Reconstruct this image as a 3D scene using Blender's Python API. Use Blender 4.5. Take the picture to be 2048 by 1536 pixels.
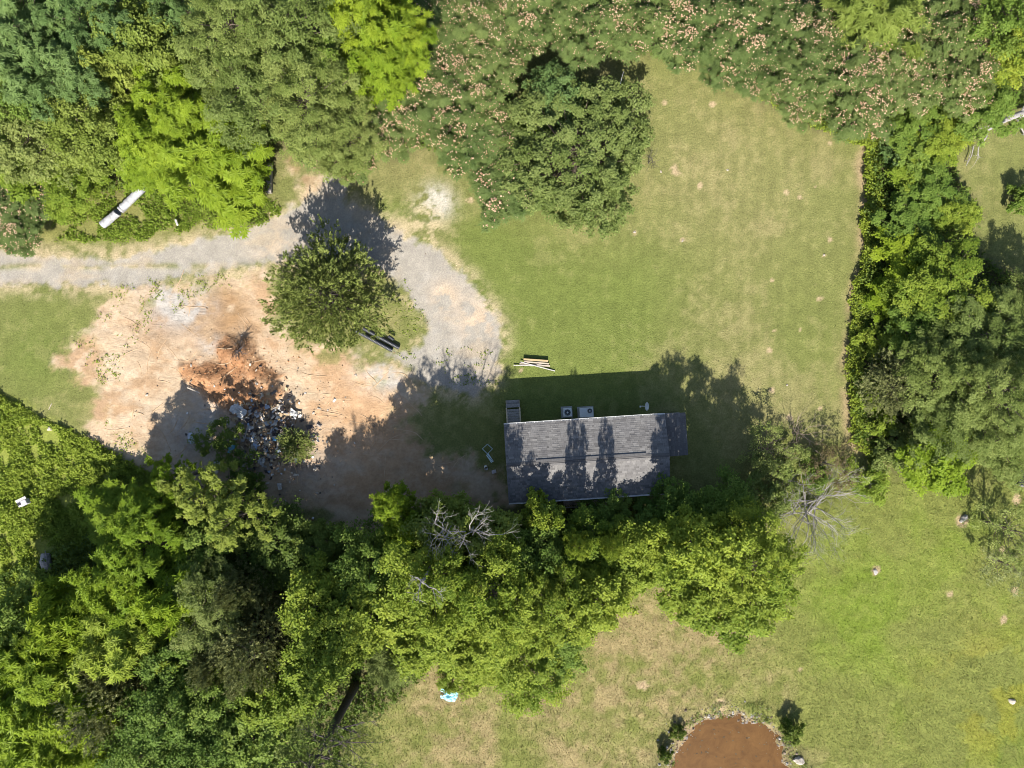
import bpy, bmesh, math, random
import numpy as np
from mathutils import Vector, Matrix

scene = bpy.context.scene
for o in list(bpy.data.objects):
    bpy.data.objects.remove(o)
col = scene.collection

# ------------------------------------------------------------------ camera, sky, sun, exposure
CAM_H = 57.0                       # drone height in metres, looking straight down
PPM = 24.0                         # ground metres -> plan units of the survey sketch
cam_data = bpy.data.cameras.new('camera')
cam_data.sensor_fit = 'HORIZONTAL'
cam_data.angle = 2 * math.atan(1024 / PPM / CAM_H)
cam_data.clip_start = 0.5
cam_data.clip_end = 6000
cam = bpy.data.objects.new('camera', cam_data)
cam.location = (0, 0, CAM_H)
cam.rotation_euler = (0, 0, 0)
col.objects.link(cam)
scene.camera = cam

SHADOW = (0.05, 1.15)              # shadow offset per metre of height
sun_dir = Vector((SHADOW[0], SHADOW[1], -1.0)).normalized()
sun_el = math.asin(-sun_dir.z)
world = bpy.data.worlds.new('World')
scene.world = world
world.use_nodes = True
wn = world.node_tree
sky_node = wn.nodes.new('ShaderNodeTexSky')
sky_node.sky_type = 'NISHITA'
sky_node.sun_disc = False
sky_node.sun_elevation = sun_el
sky_node.sun_rotation = math.pi
wn.links.new(sky_node.outputs[0], wn.nodes['Background'].inputs[0])
wn.nodes['Background'].inputs[1].default_value = 0.082
sun_data = bpy.data.lights.new('sun', 'SUN')
sun_data.energy = 5.0
sun_data.angle = math.radians(0.53)
sun_data.color = (1.0, 0.95, 0.86)
sun = bpy.data.objects.new('sun', sun_data)
sun.rotation_euler = sun_dir.to_track_quat('-Z', 'Y').to_euler()
sun.location = (0, -40, 60)
col.objects.link(sun)
scene.view_settings.view_transform = 'Standard'
scene.view_settings.look = 'None'
scene.view_settings.gamma = 1.0
scene.view_settings.exposure = 1.34
scene.view_settings.use_curve_mapping = False
scene.cycles.max_bounces = 5
scene.cycles.diffuse_bounces = 3
scene.cycles.transmission_bounces = 3
scene.cycles.transparent_max_bounces = 4
scene.cycles.filter_width = 0.95
scene.cycles.caustics_reflective = False
scene.cycles.caustics_refractive = False

# ------------------------------------------------------------------ helpers
def plan(u, v, z=0.0):
    """sketch position (u right, v down) of something z metres up -> world position"""
    k = (CAM_H - z) / CAM_H / PPM
    return Vector(((u - 1024) * k, (768 - v) * k, z))

def tag(o, label=None, cat=None, group=None, kind=None):
    if label: o['label'] = label
    if cat: o['category'] = cat
    if group: o['group'] = group
    if kind: o['kind'] = kind
    return o

def empty(name, loc=(0, 0, 0), rz=0.0):
    o = bpy.data.objects.new(name, None)
    o.location = loc
    o.rotation_euler = (0, 0, rz)
    o.empty_display_size = 0.3
    col.objects.link(o)
    return o

def link_mesh(name, me, mat, parent=None):
    o = bpy.data.objects.new(name, me)
    if mat and not me.materials:
        me.materials.append(mat)
    elif mat:
        o.material_slots[0].link = 'OBJECT'
        o.material_slots[0].material = mat
    o.parent = parent
    col.objects.link(o)
    return o

def np_mesh(name, verts, faces, tint=None, colour=None, smooth=False):
    """verts (n,3), faces (m,k) integer array"""
    verts = np.asarray(verts, np.float32)
    faces = np.asarray(faces, np.int32)
    m, k = faces.shape
    me = bpy.data.meshes.new(name)
    me.vertices.add(len(verts))
    me.vertices.foreach_set('co', verts.ravel())
    me.loops.add(m * k)
    me.loops.foreach_set('vertex_index', faces.ravel())
    me.polygons.add(m)
    me.polygons.foreach_set('loop_start', np.arange(0, m * k, k, dtype=np.int32))
    me.polygons.foreach_set('loop_total', np.full(m, k, np.int32))
    me.update(calc_edges=True)
    me.polygons.foreach_set('use_smooth', np.full(m, bool(smooth)))
    if tint is not None:
        a = me.attributes.new('tint', 'FLOAT', 'FACE')
        a.data.foreach_set('value', np.asarray(tint, np.float32))
    if colour is not None:
        dom = 'POINT' if len(colour) == len(verts) else 'FACE'
        a = me.attributes.new('surface_colour', 'FLOAT_COLOR', dom)
        c4 = np.ones((len(colour), 4), np.float32)
        c4[:, :3] = colour
        a.data.foreach_set('color', c4.ravel())
    return me

class MB:
    """collects boxes, tubes and sheets, then links them as one mesh object"""
    def __init__(self):
        self.v, self.f = [], []
    def add(self, verts, faces):
        n = len(self.v)
        self.v += [tuple(p) for p in verts]
        self.f += [tuple(i + n for i in f) for f in faces]
        return self
    def box(self, c, s, rz=0.0, rx=0.0, ry=0.0):
        M = Matrix.Translation(c) @ Matrix.Rotation(rz, 4, 'Z') @ Matrix.Rotation(ry, 4, 'Y') @ Matrix.Rotation(rx, 4, 'X')
        x, y, z = s[0] / 2, s[1] / 2, s[2] / 2
        vs = [M @ Vector(p) for p in ((-x,-y,-z),(x,-y,-z),(x,y,-z),(-x,y,-z),(-x,-y,z),(x,-y,z),(x,y,z),(-x,y,z))]
        return self.add(vs, [(3,2,1,0),(4,5,6,7),(0,1,5,4),(1,2,6,5),(2,3,7,6),(3,0,4,7)])
    def tube(self, pts, radii, n=6, cap=True):
        pts = [Vector(p) for p in pts]
        if not hasattr(radii, '__len__'): radii = [radii] * len(pts)
        rings, up = [], None
        for i, p in enumerate(pts):
            d = (pts[min(i + 1, len(pts) - 1)] - pts[max(i - 1, 0)])
            d = d.normalized() if d.length > 1e-6 else Vector((0, 0, 1))
            a = d.orthogonal().normalized() if up is None else (up - d * up.dot(d))
            if a.length < 1e-4: a = d.orthogonal()
            a.normalize(); up = a
            b = d.cross(a)
            rings.append([p + (a * math.cos(2*math.pi*k/n) + b * math.sin(2*math.pi*k/n)) * radii[i] for k in range(n)])
        vs = [v for r in rings for v in r]
        fs = []
        for i in range(len(pts) - 1):
            for k in range(n):
                fs.append((i*n+k, i*n+(k+1) % n, (i+1)*n+(k+1) % n, (i+1)*n+k))
        if cap:
            fs.append(tuple(range(n - 1, -1, -1)))
            fs.append(tuple((len(pts)-1)*n + k for k in range(n)))
        return self.add(vs, fs)
    def ngon_disc(self, c, r, n=16, z0=0.0, z1=0.05):
        return self.tube([(c[0], c[1], z0), (c[0], c[1], z1)], r, n)
    def build(self, name, mat, parent=None, bevel=0.0, smooth=False):
        me = bpy.data.meshes.new(name)
        me.from_pydata(self.v, [], self.f)
        me.update()
        if bevel:
            bm = bmesh.new(); bm.from_mesh(me)
            bmesh.ops.bevel(bm, geom=bm.edges[:], offset=bevel, segments=1, affect='EDGES')
            bm.to_mesh(me); bm.free()
        me.polygons.foreach_set('use_smooth', [bool(smooth)]*len(me.polygons))
        return link_mesh(name, me, mat, parent)

# value noise for shaping ground and masks
def _hash(ix, iy, seed):
    h = (ix.astype(np.int64) * 374761393 + iy.astype(np.int64) * 668265263 + seed * 974711) & 0x7fffffff
    h = ((h ^ (h >> 13)) * 1274126177) & 0x7fffffff
    return ((h ^ (h >> 16)) & 0xffff) / 65535.0
def vnoise(x, y, seed=0):
    ix, iy = np.floor(x), np.floor(y)
    fx, fy = x - ix, y - iy
    fx, fy = fx*fx*(3-2*fx), fy*fy*(3-2*fy)
    ix, iy = ix.astype(np.int64), iy.astype(np.int64)
    a, b = _hash(ix, iy, seed), _hash(ix+1, iy, seed)
    c, d = _hash(ix, iy+1, seed), _hash(ix+1, iy+1, seed)
    return (a*(1-fx)+b*fx)*(1-fy) + (c*(1-fx)+d*fx)*fy
def fbm(x, y, scale, seed=0, octaves=4, gain=0.5):
    s, amp, tot = 0.0, 1.0, 0.0
    for o in range(octaves):
        s = s + amp * vnoise(x/scale*2**o + 17.3*o, y/scale*2**o - 9.1*o, seed + o*31)
        tot += amp; amp *= gain
    return s / tot
def poly_sdf(x, y, pts):
    """signed distance in metres, positive inside; pts in sketch units"""
    P = np.array([((u-1024)/PPM, (768-v)/PPM) for u, v in pts])
    d2 = np.full(x.shape, 1e18); inside = np.zeros(x.shape, bool)
    n = len(P)
    for i in range(n):
        ax, ay = P[i]; bx, by = P[(i+1) % n]
        ex, ey = bx-ax, by-ay
        t = np.clip(((x-ax)*ex + (y-ay)*ey) / (ex*ex+ey*ey+1e-12), 0, 1)
        d2 = np.minimum(d2, (x-ax-t*ex)**2 + (y-ay-t*ey)**2)
        c = ((ay > y) != (by > y))
        inside ^= c & (x < (bx-ax)*(y-ay)/((by-ay) if by != ay else 1e-12) + ax)
    d = np.sqrt(d2)
    return np.where(inside, d, -d)
def sstep(a, b, x):
    t = np.clip((x-a)/(b-a), 0, 1)
    return t*t*(3-2*t)
def blob(x, y, u, v, r):
    cx, cy = (u-1024)/PPM, (768-v)/PPM
    return np.exp(-((x-cx)**2 + (y-cy)**2) / (r/PPM)**2)

# ------------------------------------------------------------------ materials
def new_mat(name):
    m = bpy.data.materials.new(name); m.use_nodes = True
    nt = m.node_tree
    return m, nt, nt.nodes['Principled BSDF']
def noise_node(nt, scale, detail=4, rough=0.6, dist=0.0, coords=None):
    n = nt.nodes.new('ShaderNodeTexNoise')
    n.inputs['Scale'].default_value = scale
    n.inputs['Detail'].default_value = detail
    n.inputs['Roughness'].default_value = rough
    n.inputs['Distortion'].default_value = dist
    if coords is not None: nt.links.new(coords, n.inputs['Vector'])
    return n
def ramp_node(nt, fac, stops):
    r = nt.nodes.new('ShaderNodeValToRGB')
    els = r.color_ramp.elements
    while len(els) < len(stops): els.new(0.5)
    for e, (p, c) in zip(els, stops):
        e.position = p; e.color = (*c, 1) if len(c) == 3 else c
    nt.links.new(fac, r.inputs['Fac'])
    return r
def mix_node(nt, a, b, fac, mode='MIX'):
    m = nt.nodes.new('ShaderNodeMix'); m.data_type = 'RGBA'; m.blend_type = mode
    for sock, val in ((m.inputs[0], fac), (m.inputs[6], a), (m.inputs[7], b)):
        if hasattr(val, 'is_linked') or hasattr(val, 'links'): nt.links.new(val, sock)
        else: sock.default_value = val if not isinstance(val, tuple) else (*val, 1) if len(val) == 3 else val
    return m.outputs[2]
def bump(nt, bsdf, height, strength, dist):
    b = nt.nodes.new('ShaderNodeBump')
    b.inputs['Strength'].default_value = strength
    b.inputs['Distance'].default_value = dist
    nt.links.new(height, b.inputs['Height'])
    nt.links.new(b.outputs[0], bsdf.inputs['Normal'])

def plain(name, rgb, rough=0.7, metal=0.0, var=0.25, scale=6.0, bumps=0.0, spec=0.3):
    m, nt, b = new_mat(name)
    tc = nt.nodes.new('ShaderNodeTexCoord')
    n = noise_node(nt, scale, 5, 0.65, 0.2, tc.outputs['Object'])
    lo = tuple(c*(1-var) for c in rgb); hi = tuple(min(1, c*(1+var)) for c in rgb)
    r = ramp_node(nt, n.outputs[0], [(0.3, lo), (0.7, hi)])
    nt.links.new(r.outputs[0], b.inputs['Base Color'])
    b.inputs['Roughness'].default_value = rough
    b.inputs['Metallic'].default_value = metal
    b.inputs['Specular IOR Level'].default_value = spec
    if bumps: bump(nt, b, n.outputs[0], bumps, 0.03)
    return m

def leaf_mat(name, a, b_, trans=0.42, rough=0.5, obj_var=0.12, spec=0.12):
    """leaf colours spread between a and b_ leaf by leaf; some trees a little warmer or cooler"""
    m, nt, bs = new_mat(name)
    at = nt.nodes.new('ShaderNodeAttribute'); at.attribute_name = 'tint'
    r = ramp_node(nt, at.outputs['Fac'], [(0.0, a), (1.0, b_)])
    oi = nt.nodes.new('ShaderNodeObjectInfo')
    hs = nt.nodes.new('ShaderNodeHueSaturation')
    mr = nt.nodes.new('ShaderNodeMapRange')
    nt.links.new(oi.outputs['Random'], mr.inputs['Value'])
    mr.inputs['To Min'].default_value = 1 - obj_var; mr.inputs['To Max'].default_value = 1 + obj_var
    nt.links.new(mr.outputs[0], hs.inputs['Value'])
    mr2 = nt.nodes.new('ShaderNodeMapRange')
    nt.links.new(oi.outputs['Random'], mr2.inputs['Value'])
    mr2.inputs['To Min'].default_value = 0.508; mr2.inputs['To Max'].default_value = 0.492
    nt.links.new(mr2.outputs[0], hs.inputs['Hue'])
    nt.links.new(r.outputs[0], hs.inputs['Color'])
    nt.links.new(hs.outputs[0], bs.inputs['Base Color'])
    bs.inputs['Roughness'].default_value = rough
    bs.inputs['Specular IOR Level'].default_value = spec
    tr = nt.nodes.new('ShaderNodeBsdfTranslucent')
    br = mix_node(nt, hs.outputs[0], (1.0, 1.0, 0.45), 0.25, 'MULTIPLY')
    nt.links.new(br, tr.inputs['Color'])
    mx = nt.nodes.new('ShaderNodeMixShader'); mx.inputs[0].default_value = trans
    nt.links.new(bs.outputs[0], mx.inputs[1]); nt.links.new(tr.outputs[0], mx.inputs[2])
    nt.links.new(mx.outputs[0], nt.nodes['Material Output'].inputs['Surface'])
    return m

LEAF = {
    'locust': leaf_mat('leaf_locust', (0.075,0.135,0.036), (0.170,0.245,0.080)),
    'lime':   leaf_mat('leaf_lime',   (0.125,0.170,0.022), (0.260,0.310,0.070)),
    'oak':    leaf_mat('leaf_oak',    (0.100,0.142,0.026), (0.245,0.290,0.085)),
    'frond':  leaf_mat('leaf_frond',  (0.112,0.182,0.012), (0.250,0.325,0.030)),
    'mimosa': leaf_mat('leaf_mimosa', (0.078,0.122,0.030), (0.165,0.210,0.065)),
    'maple':  leaf_mat('leaf_maple',  (0.105,0.170,0.018), (0.285,0.335,0.046)),
    'green':  leaf_mat('leaf_green',  (0.082,0.148,0.022), (0.205,0.275,0.052)),
    'cedar':  leaf_mat('leaf_cedar',  (0.075,0.108,0.022), (0.225,0.260,0.068), trans=0.2),
    'juniper':leaf_mat('leaf_juniper',(0.110,0.130,0.042), (0.250,0.262,0.105), trans=0.2),
    'dome':   leaf_mat('leaf_dome',   (0.100,0.140,0.028), (0.250,0.290,0.090)),
    'brown':  leaf_mat('leaf_brown',  (0.080,0.070,0.030), (0.150,0.120,0.060)),
    'weed':   leaf_mat('leaf_weed',   (0.118,0.185,0.016), (0.270,0.330,0.050)),
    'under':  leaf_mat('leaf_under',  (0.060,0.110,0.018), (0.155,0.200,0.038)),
}
BLOSSOM = leaf_mat('blossom', (0.33,0.21,0.12), (0.54,0.41,0.27), trans=0.3, spec=0.1)
BARK = plain('bark', (0.11,0.085,0.065), 0.9, var=0.4, scale=9, bumps=0.5)
BARK_DARK = plain('bark_dark', (0.055,0.045,0.042), 0.9, var=0.4, scale=9, bumps=0.5)
DEADWOOD = plain('deadwood', (0.225,0.21,0.195), 0.85, var=0.3, scale=8, bumps=0.3)
TWIG = plain('twig', (0.16,0.12,0.10), 0.9, var=0.3)
# ------------------------------------------------------------------ ground: one sheet, split into lawn, gravel, bare dirt
DRIVE = [(-160,497),(0,497),(60,505),(130,513),(230,512),(330,495),(400,480),(470,462),(540,437),(590,412),(622,388),(645,358),(668,350),
         (690,372),(690,398),(725,418),(765,442),(805,460),(850,492),(900,522),(940,560),(975,610),(998,650),(1003,690),(998,740),
         (980,775),(940,790),(880,775),(850,762),(830,745),(780,718),(728,700),(765,700),(805,700),(850,690),(858,655),(838,610),
         (808,570),(770,540),(700,512),(620,512),(560,525),(500,540),(430,547),(370,555),(300,564),(240,570),(150,572),(60,572),(0,568),(-160,565)]
DIRT = [(235,575),(330,566),(430,550),(540,530),(575,545),(560,640),(600,690),(700,690),(760,710),(830,745),(850,790),(830,840),(870,890),
        (950,930),(1010,960),(1015,1005),(960,1010),(900,1060),(780,1080),(700,1075),(620,1040),(560,1010),(470,1010),(380,990),(330,965),
        (250,910),(190,880),(170,840),(190,790),(110,735),(115,705),(180,665),(190,620)]
CLAY = [(430,690),(450,680),(500,678),(520,700),(535,725),(565,750),(568,790),(545,818),(470,825),(420,800),(372,762),(368,737),(400,725),(440,725)]
TRACK = [(590,420),(600,380),(570,320),(600,300),(640,330),(680,360),(690,400)]
WEEDS_LOW = [(-120,770),(0,785),(40,805),(110,850),(200,890),(290,930),(340,985),(240,1060),(190,1200),(-120,1240)]
BANK = [(-120,380),(0,385),(240,360),(330,380),(545,395),(562,425),(480,452),(400,462),(300,480),(180,488),(0,490),(-120,490)]
WOOD_TOP = [(-160,-160),(2210,-160),(2210,200),(1960,230),(1800,240),(1745,262),(1640,262),(1540,205),(1400,120),(1250,108),(1060,90),(1020,230),(900,300),(740,320),
            (620,300),(560,290),(545,390),(0,380),(-160,380)]
HEDGE = [(1750,250),(1725,330),(1737,420),(1710,600),(1695,750),(1705,885),(1745,905),(1800,950),(1900,960),(1945,915),(2060,900),(2200,900),(2200,560),(2040,560),(1930,490),(1965,430),(1900,330),(1930,230)]
WOOD_LOW = [(-160,1240),(190,1060),(350,975),(480,1015),(620,1055),(760,1085),(920,1050),(1010,1025),(1340,1000),(1490,975),(1530,1060),(1480,1160),
            (1270,1130),(1120,1290),(980,1330),(880,1290),(800,1400),(700,1460),(660,1560),(560,1700),(-160,1700)]
SOUTH = [(1560,870),(1700,895),(1760,940),(2250,900),(2250,1750),(600,1750),(700,1450),(860,1300),(1130,1300),(1280,1150),(1520,1200),(1560,1000)]
POND = [(1345,1560),(1352,1520),(1370,1480),(1400,1450),(1450,1437),(1500,1442),(1540,1462),(1562,1500),(1575,1545),(1580,1600),(1560,1650),(1450,1690),(1370,1650),(1340,1600)]

def masks(x, y):
    n1 = fbm(x, y, 3.0, 1, 5, 0.6) - 0.5
    n2 = fbm(x, y, 1.0, 7, 4, 0.65) - 0.5
    n3 = fbm(x, y, 0.45, 11, 3, 0.7) - 0.5
    wob = n1*1.6 + n2*1.3 + n3*0.8
    m = {}
    dr = poly_sdf(x, y, DRIVE)
    m['gravel'] = sstep(-0.25, 0.35, dr + wob*0.85)
    # grass strip between the wheel tracks at the left and scattered grass on the loop
    strip = np.exp(-((y - ((768-533)/PPM + 0.06*np.sin(x*0.6)))/0.28)**2) * sstep(-16, -24, x) * sstep(0.40, 0.56, fbm(x, y, 1.3, 51, 4)) * 0.75
    m['gravel'] *= 1 - strip
    di = poly_sdf(x, y, DIRT)
    tr = poly_sdf(x, y, TRACK)
    m['dirt'] = np.maximum(sstep(-0.7, 0.8, di + wob*1.7), 0.8*sstep(-0.5, 0.6, tr + wob*1.4))
    m['dirt'] *= 1 - 0.9*sstep(0.60, 0.72, fbm(x, y, 2.2, 71, 5, 0.6)) * sstep(3.5, 0.0, di)
    cl = poly_sdf(x, y, CLAY)
    m['clay'] = sstep(-0.35, 0.3, cl + wob*0.7)
    for k, P, w in (('bank', BANK, 1.0), ('weeds', WEEDS_LOW, 1.2)):
        m[k] = sstep(-0.6, 0.6, poly_sdf(x, y, P) + wob*w)
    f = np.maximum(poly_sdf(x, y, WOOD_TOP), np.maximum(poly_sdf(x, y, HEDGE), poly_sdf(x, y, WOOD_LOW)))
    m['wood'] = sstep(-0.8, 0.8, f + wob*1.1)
    m['south'] = sstep(-1.0, 1.0, poly_sdf(x, y, SOUTH) + wob)
    m['pond'] = poly_sdf(x, y, POND) + n1*0.8 + n2*1.0 + n3*0.5
    m['clay_d'] = cl; m['dirt_d'] = di; m['drive_d'] = dr; m['wob'] = wob
    return m

def mixc(c, col_, w):
    return c*(1-w[:, None]) + np.array(col_)[None, :]*w[:, None]

BARE_SPOTS = [(1722,348,9),(1600,395,6),(1660,285,5),(1425,208,9),(1660,480,9),(1648,512,6),(1632,568,5),(1640,598,12),(1545,560,6),(1630,373,5),(1574,385,6),
              (1330,205,6),(1400,370,8),(1270,465,7),(1540,700,6),(1544,780,8),(1548,660,5),(1640,818,6),(1580,836,7),(1528,850,6),(1365,480,6),(1600,660,4),
              (1350,340,16),(1290,1370,22),(1750,1142,13),(1925,1040,18),(2005,1100,8),(2030,1180,10),(2010,1240,10),(1440,1415,24),(1900,1190,9),(1040,740,8),(1600,1340,9),(2035,1000,14),(940,400,10),(1475,1290,9)]

def ground_colour(x, y, m):
    big = fbm(x, y, 9.0, 21, 4, 0.55); mid = fbm(x, y, 2.6, 23, 5, 0.6); fine = fbm(x, y, 0.6, 25, 4, 0.7)
    n = len(x)
    c = np.tile(np.array([0.128, 0.136, 0.044]), (n, 1))                # mown summer lawn
    lush = 0.9*blob(x, y, 1000, 560, 120) + 0.8*blob(x, y, 1150, 660, 150) + 0.7*blob(x, y, 960, 500, 60) + 0.5*blob(x, y, 1290, 570, 90) + blob(x, y, 790, 432, 45) \
         + 0.5*blob(x, y, 100, 650, 110) + 0.7*blob(x, y, 60, 740, 70) + 0.9*blob(x, y, 1150, 790, 150) + 0.4*blob(x, y, 1600, 700, 120)
    c = mixc(c, (0.098, 0.125, 0.028), np.clip(lush*(0.3+1.2*mid), 0, 0.75))
    dry = sstep(0.42, 0.66, 0.25*big + 0.40*mid + 0.35*fine) * 0.6
    dry = np.clip(dry + 0.4*blob(x, y, 1450, 330, 180) + 0.45*blob(x, y, 800, 350, 90) + 0.3*blob(x, y, 1500, 760, 130) - 0.4*np.clip(lush, 0, 1), 0, 0.85)
    c = mixc(c, (0.195, 0.172, 0.080), dry)
    # mower passes
    stripe = 0.5 + 0.5*np.sin((x + 0.35*np.sin(y*0.23))*2*math.pi/1.15)
    inlawn = sstep(6, 10, x) * sstep(-5.0, -1.0, y)
    c *= (1 + 0.075*(stripe-0.5)*(0.2+1.6*mid)*inlawn)[:, None]
    # field to the south: rougher, brighter green with straw patches
    s = m['south']
    fc = np.tile(np.array([0.138, 0.150, 0.040]), (n, 1))
    g = np.clip(1.1*blob(x, y, 1900, 1200, 230) + 0.9*blob(x, y, 1800, 1050, 170) + 0.8*blob(x, y, 1970, 1420, 200) + 0.5*blob(x, y, 1700, 1280, 140), 0, 1)
    fc = mixc(fc, (0.122, 0.168, 0.022), np.clip(0.1*g + 1.1*g*sstep(0.42, 0.66, 0.5*big+0.5*mid), 0, 0.95))
    straw = np.clip(blob(x, y, 880, 1420, 110) + 0.95*blob(x, y, 1280, 1230, 130) + 0.8*blob(x, y, 1330, 1390, 130) + 0.7*blob(x, y, 1080, 1460, 160) + 0.5*blob(x, y, 1450, 1330, 130), 0, 1)
    fc = mixc(fc, (0.235, 0.185, 0.095), np.clip(straw*sstep(0.30, 0.62, mid*0.6+fine*0.4)*1.0 + 0.4*sstep(0.48, 0.66, mid*.7+fine*.3)*(1-0.6*g), 0, 0.9))
    fc = mixc(fc, (0.185, 0.180, 0.025), np.clip(blob(x, y, 1990, 1400, 110)*sstep(0.45, 0.6, mid), 0, 0.6))
    c = c*(1-s[:, None]) + fc*s[:, None]
    for u, v, r in BARE_SPOTS:
        c = mixc(c, (0.34, 0.255, 0.165), 0.85*sstep(0.52, 0.85, blob(x, y, u, v, r*1.05) + 1.1*(fine-0.5) + 0.5*(mid-0.5)))
    c = mixc(c, (0.150, 0.148, 0.046), m['bank']*0.8)
    c = mixc(c, (0.165, 0.190, 0.036), m['weeds']*0.9)
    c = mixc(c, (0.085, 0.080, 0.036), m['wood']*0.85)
    # bare strip along the hedge and the pale earth round the drive
    edge = poly_sdf(x, y, HEDGE)
    c = mixc(c, (0.26, 0.19, 0.115), 0.75*np.exp(-((edge+0.25)/0.45)**2)*(x < 31)*sstep(0.3, 0.55, mid))
    verge = np.exp(-(np.clip(-m['drive_d'], 0, 9)/0.9)**2) * sstep(0.36, 0.6, mid*0.5 + fine*0.5)
    c = mixc(c, (0.34, 0.27, 0.18), 0.8*verge*(1-m['wood']))
    c = mixc(c, (0.36, 0.34, 0.31), np.clip(1.4*blob(x, y, 872, 405, 30)*sstep(0.38, 0.55, mid*0.4+fine*0.6), 0, 0.9))
    c = mixc(c, (0.33, 0.27, 0.17), np.clip(1.1*blob(x, y, 850, 450, 40)*sstep(0.42, 0.58, fine), 0, 0.8))
    # bare dirt
    d1 = fbm(x*0.8 + y*0.3, y*1.2, 2.8, 31, 5, 0.62); d2 = fbm(x, y, 0.9, 33, 4, 0.65)
    dc = np.tile(np.array([0.345, 0.262, 0.178]), (n, 1))
    dc = mixc(dc, (0.275, 0.180, 0.105), sstep(0.46, 0.66, d1)*0.85)
    dc = mixc(dc, (0.390, 0.315, 0.230), sstep(0.50, 0.70, d2)*0.6)
    brown = np.clip(1.1*blob(x, y, 420, 655, 45) + 0.9*blob(x, y, 440, 600, 40) + 0.7*blob(x, y, 330, 660, 40) + 0.6*blob(x, y, 480, 625, 40), 0, 1)
    dc = mixc(dc, (0.225, 0.140, 0.072), brown*sstep(0.3, 0.6, d1*0.5+d2*0.5+0.1))
    grey = np.clip(1.2*blob(x, y, 350, 605, 50) + 0.9*blob(x, y, 395, 610, 35) + blob(x, y, 420, 690, 22) + 0.8*blob(x, y, 750, 735, 50) + 0.7*blob(x, y, 790, 755, 35) + 0.5*blob(x, y, 620, 940, 60) + 0.8*blob(x, y, 400, 850, 60), 0, 1)
    dc = mixc(dc, (0.300, 0.285, 0.265), np.clip(grey*sstep(0.32, 0.55, d2*0.6+d1*0.4), 0, 0.9))
    reddish = np.clip(blob(x, y, 560, 700, 90)*0.5 + blob(x, y, 700, 800, 110)*0.55 + blob(x, y, 800, 960, 150)*0.7, 0, 1)
    dc = mixc(dc, (0.345, 0.215, 0.120), reddish*0.8*sstep(0.35, 0.6, d1))
    ochre = sstep(0.52, 0.62, fbm(x, y, 1.5, 37, 5, 0.65))*0.35
    dc = mixc(dc, (0.24, 0.19, 0.07), ochre*sstep(2.5, 0, m['dirt_d']))
    w = m['dirt']
    c = c*(1-w[:, None]) + dc*w[:, None]
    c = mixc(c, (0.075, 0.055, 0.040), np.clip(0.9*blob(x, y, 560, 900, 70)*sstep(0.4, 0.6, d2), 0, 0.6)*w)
    # gravel
    gn = fbm(x*0.35, y, 0.9, 41, 4, 0.6)
    gc = np.tile(np.array([0.245, 0.223, 0.192]), (n, 1))
    gc = mixc(gc, (0.285, 0.235, 0.175), sstep(0.47, 0.68, gn*0.5 + mid*0.5)*0.8)
    gc = mixc(gc, (0.268, 0.253, 0.232), sstep(0.55, 0.7, d2)*0.4)
    gc = mixc(gc, (0.370, 0.290, 0.210), np.clip(blob(x, y, 890, 590, 28) + blob(x, y, 960, 640, 45) + 0.6*blob(x, y, 560, 500, 60), 0, 1)*sstep(0.4, 0.55, d2))
    w = m['gravel']
    c = c*(1-w[:, None]) + gc*w[:, None]
    # clay heap
    kc = np.tile(np.array([0.315, 0.172, 0.088]), (n, 1))
    kc = mixc(kc, (0.38, 0.245, 0.145), sstep(0.45, 0.65, d2)*0.7)
    kc = mixc(kc, (0.25, 0.125, 0.060), sstep(0.5, 0.7, d1)*0.7)
    w = m['clay']
    c = c*(1-w[:, None]) + kc*w[:, None]
    # pond margin
    c = mixc(c, (0.13, 0.12, 0.05), np.exp(-((m['pond']+1.5)/0.8)**2)*sstep(0.4, 0.6, mid)*0.8)
    c = mixc(c, (0.21, 0.155, 0.10), sstep(-1.0, -0.3, m['pond'] + 0.9*(fine-.5))*0.8)
    c = mixc(c, (0.15, 0.07, 0.03), sstep(-0.1, 0.2, m['pond']))
    c *= (0.78 + 0.44*fine)[:, None]
    return np.clip(c, 0.01, 0.9)

def ground_height(x, y, m):
    h = 0.25*(fbm(x, y, 14.0, 81, 3) - 0.5)
    h += 0.05*(fbm(x, y, 0.7, 83, 3, 0.7) - 0.5)
    rough = np.clip(m['south'] + m['bank'] + m['weeds'] + m['wood'], 0, 1)
    h += rough*0.16*(fbm(x, y, 0.9, 85, 3, 0.7) - 0.5)
    h += m['dirt']*(0.20*(fbm(x*0.7+y*0.5, y, 1.4, 87, 4, 0.6) - 0.5))
    h += m['clay']*(0.15 + 0.55*sstep(0, 1.6, m['clay_d']) + 0.45*(fbm(x, y, 0.9, 89, 4, 0.65) - 0.5))
    h += 0.5*blob(x, y, 478, 700, 26)
    h -= m['gravel']*0.03
    p = m['pond']
    h -= sstep(-1.8, 1.25, p)*0.60
    flat = np.exp(-np.clip(np.maximum(np.abs(x-6.2)-6.8, np.abs(y+5.6)-4.5), 0, 9)**2)   # pad under the house
    return h*(1-flat)

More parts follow.
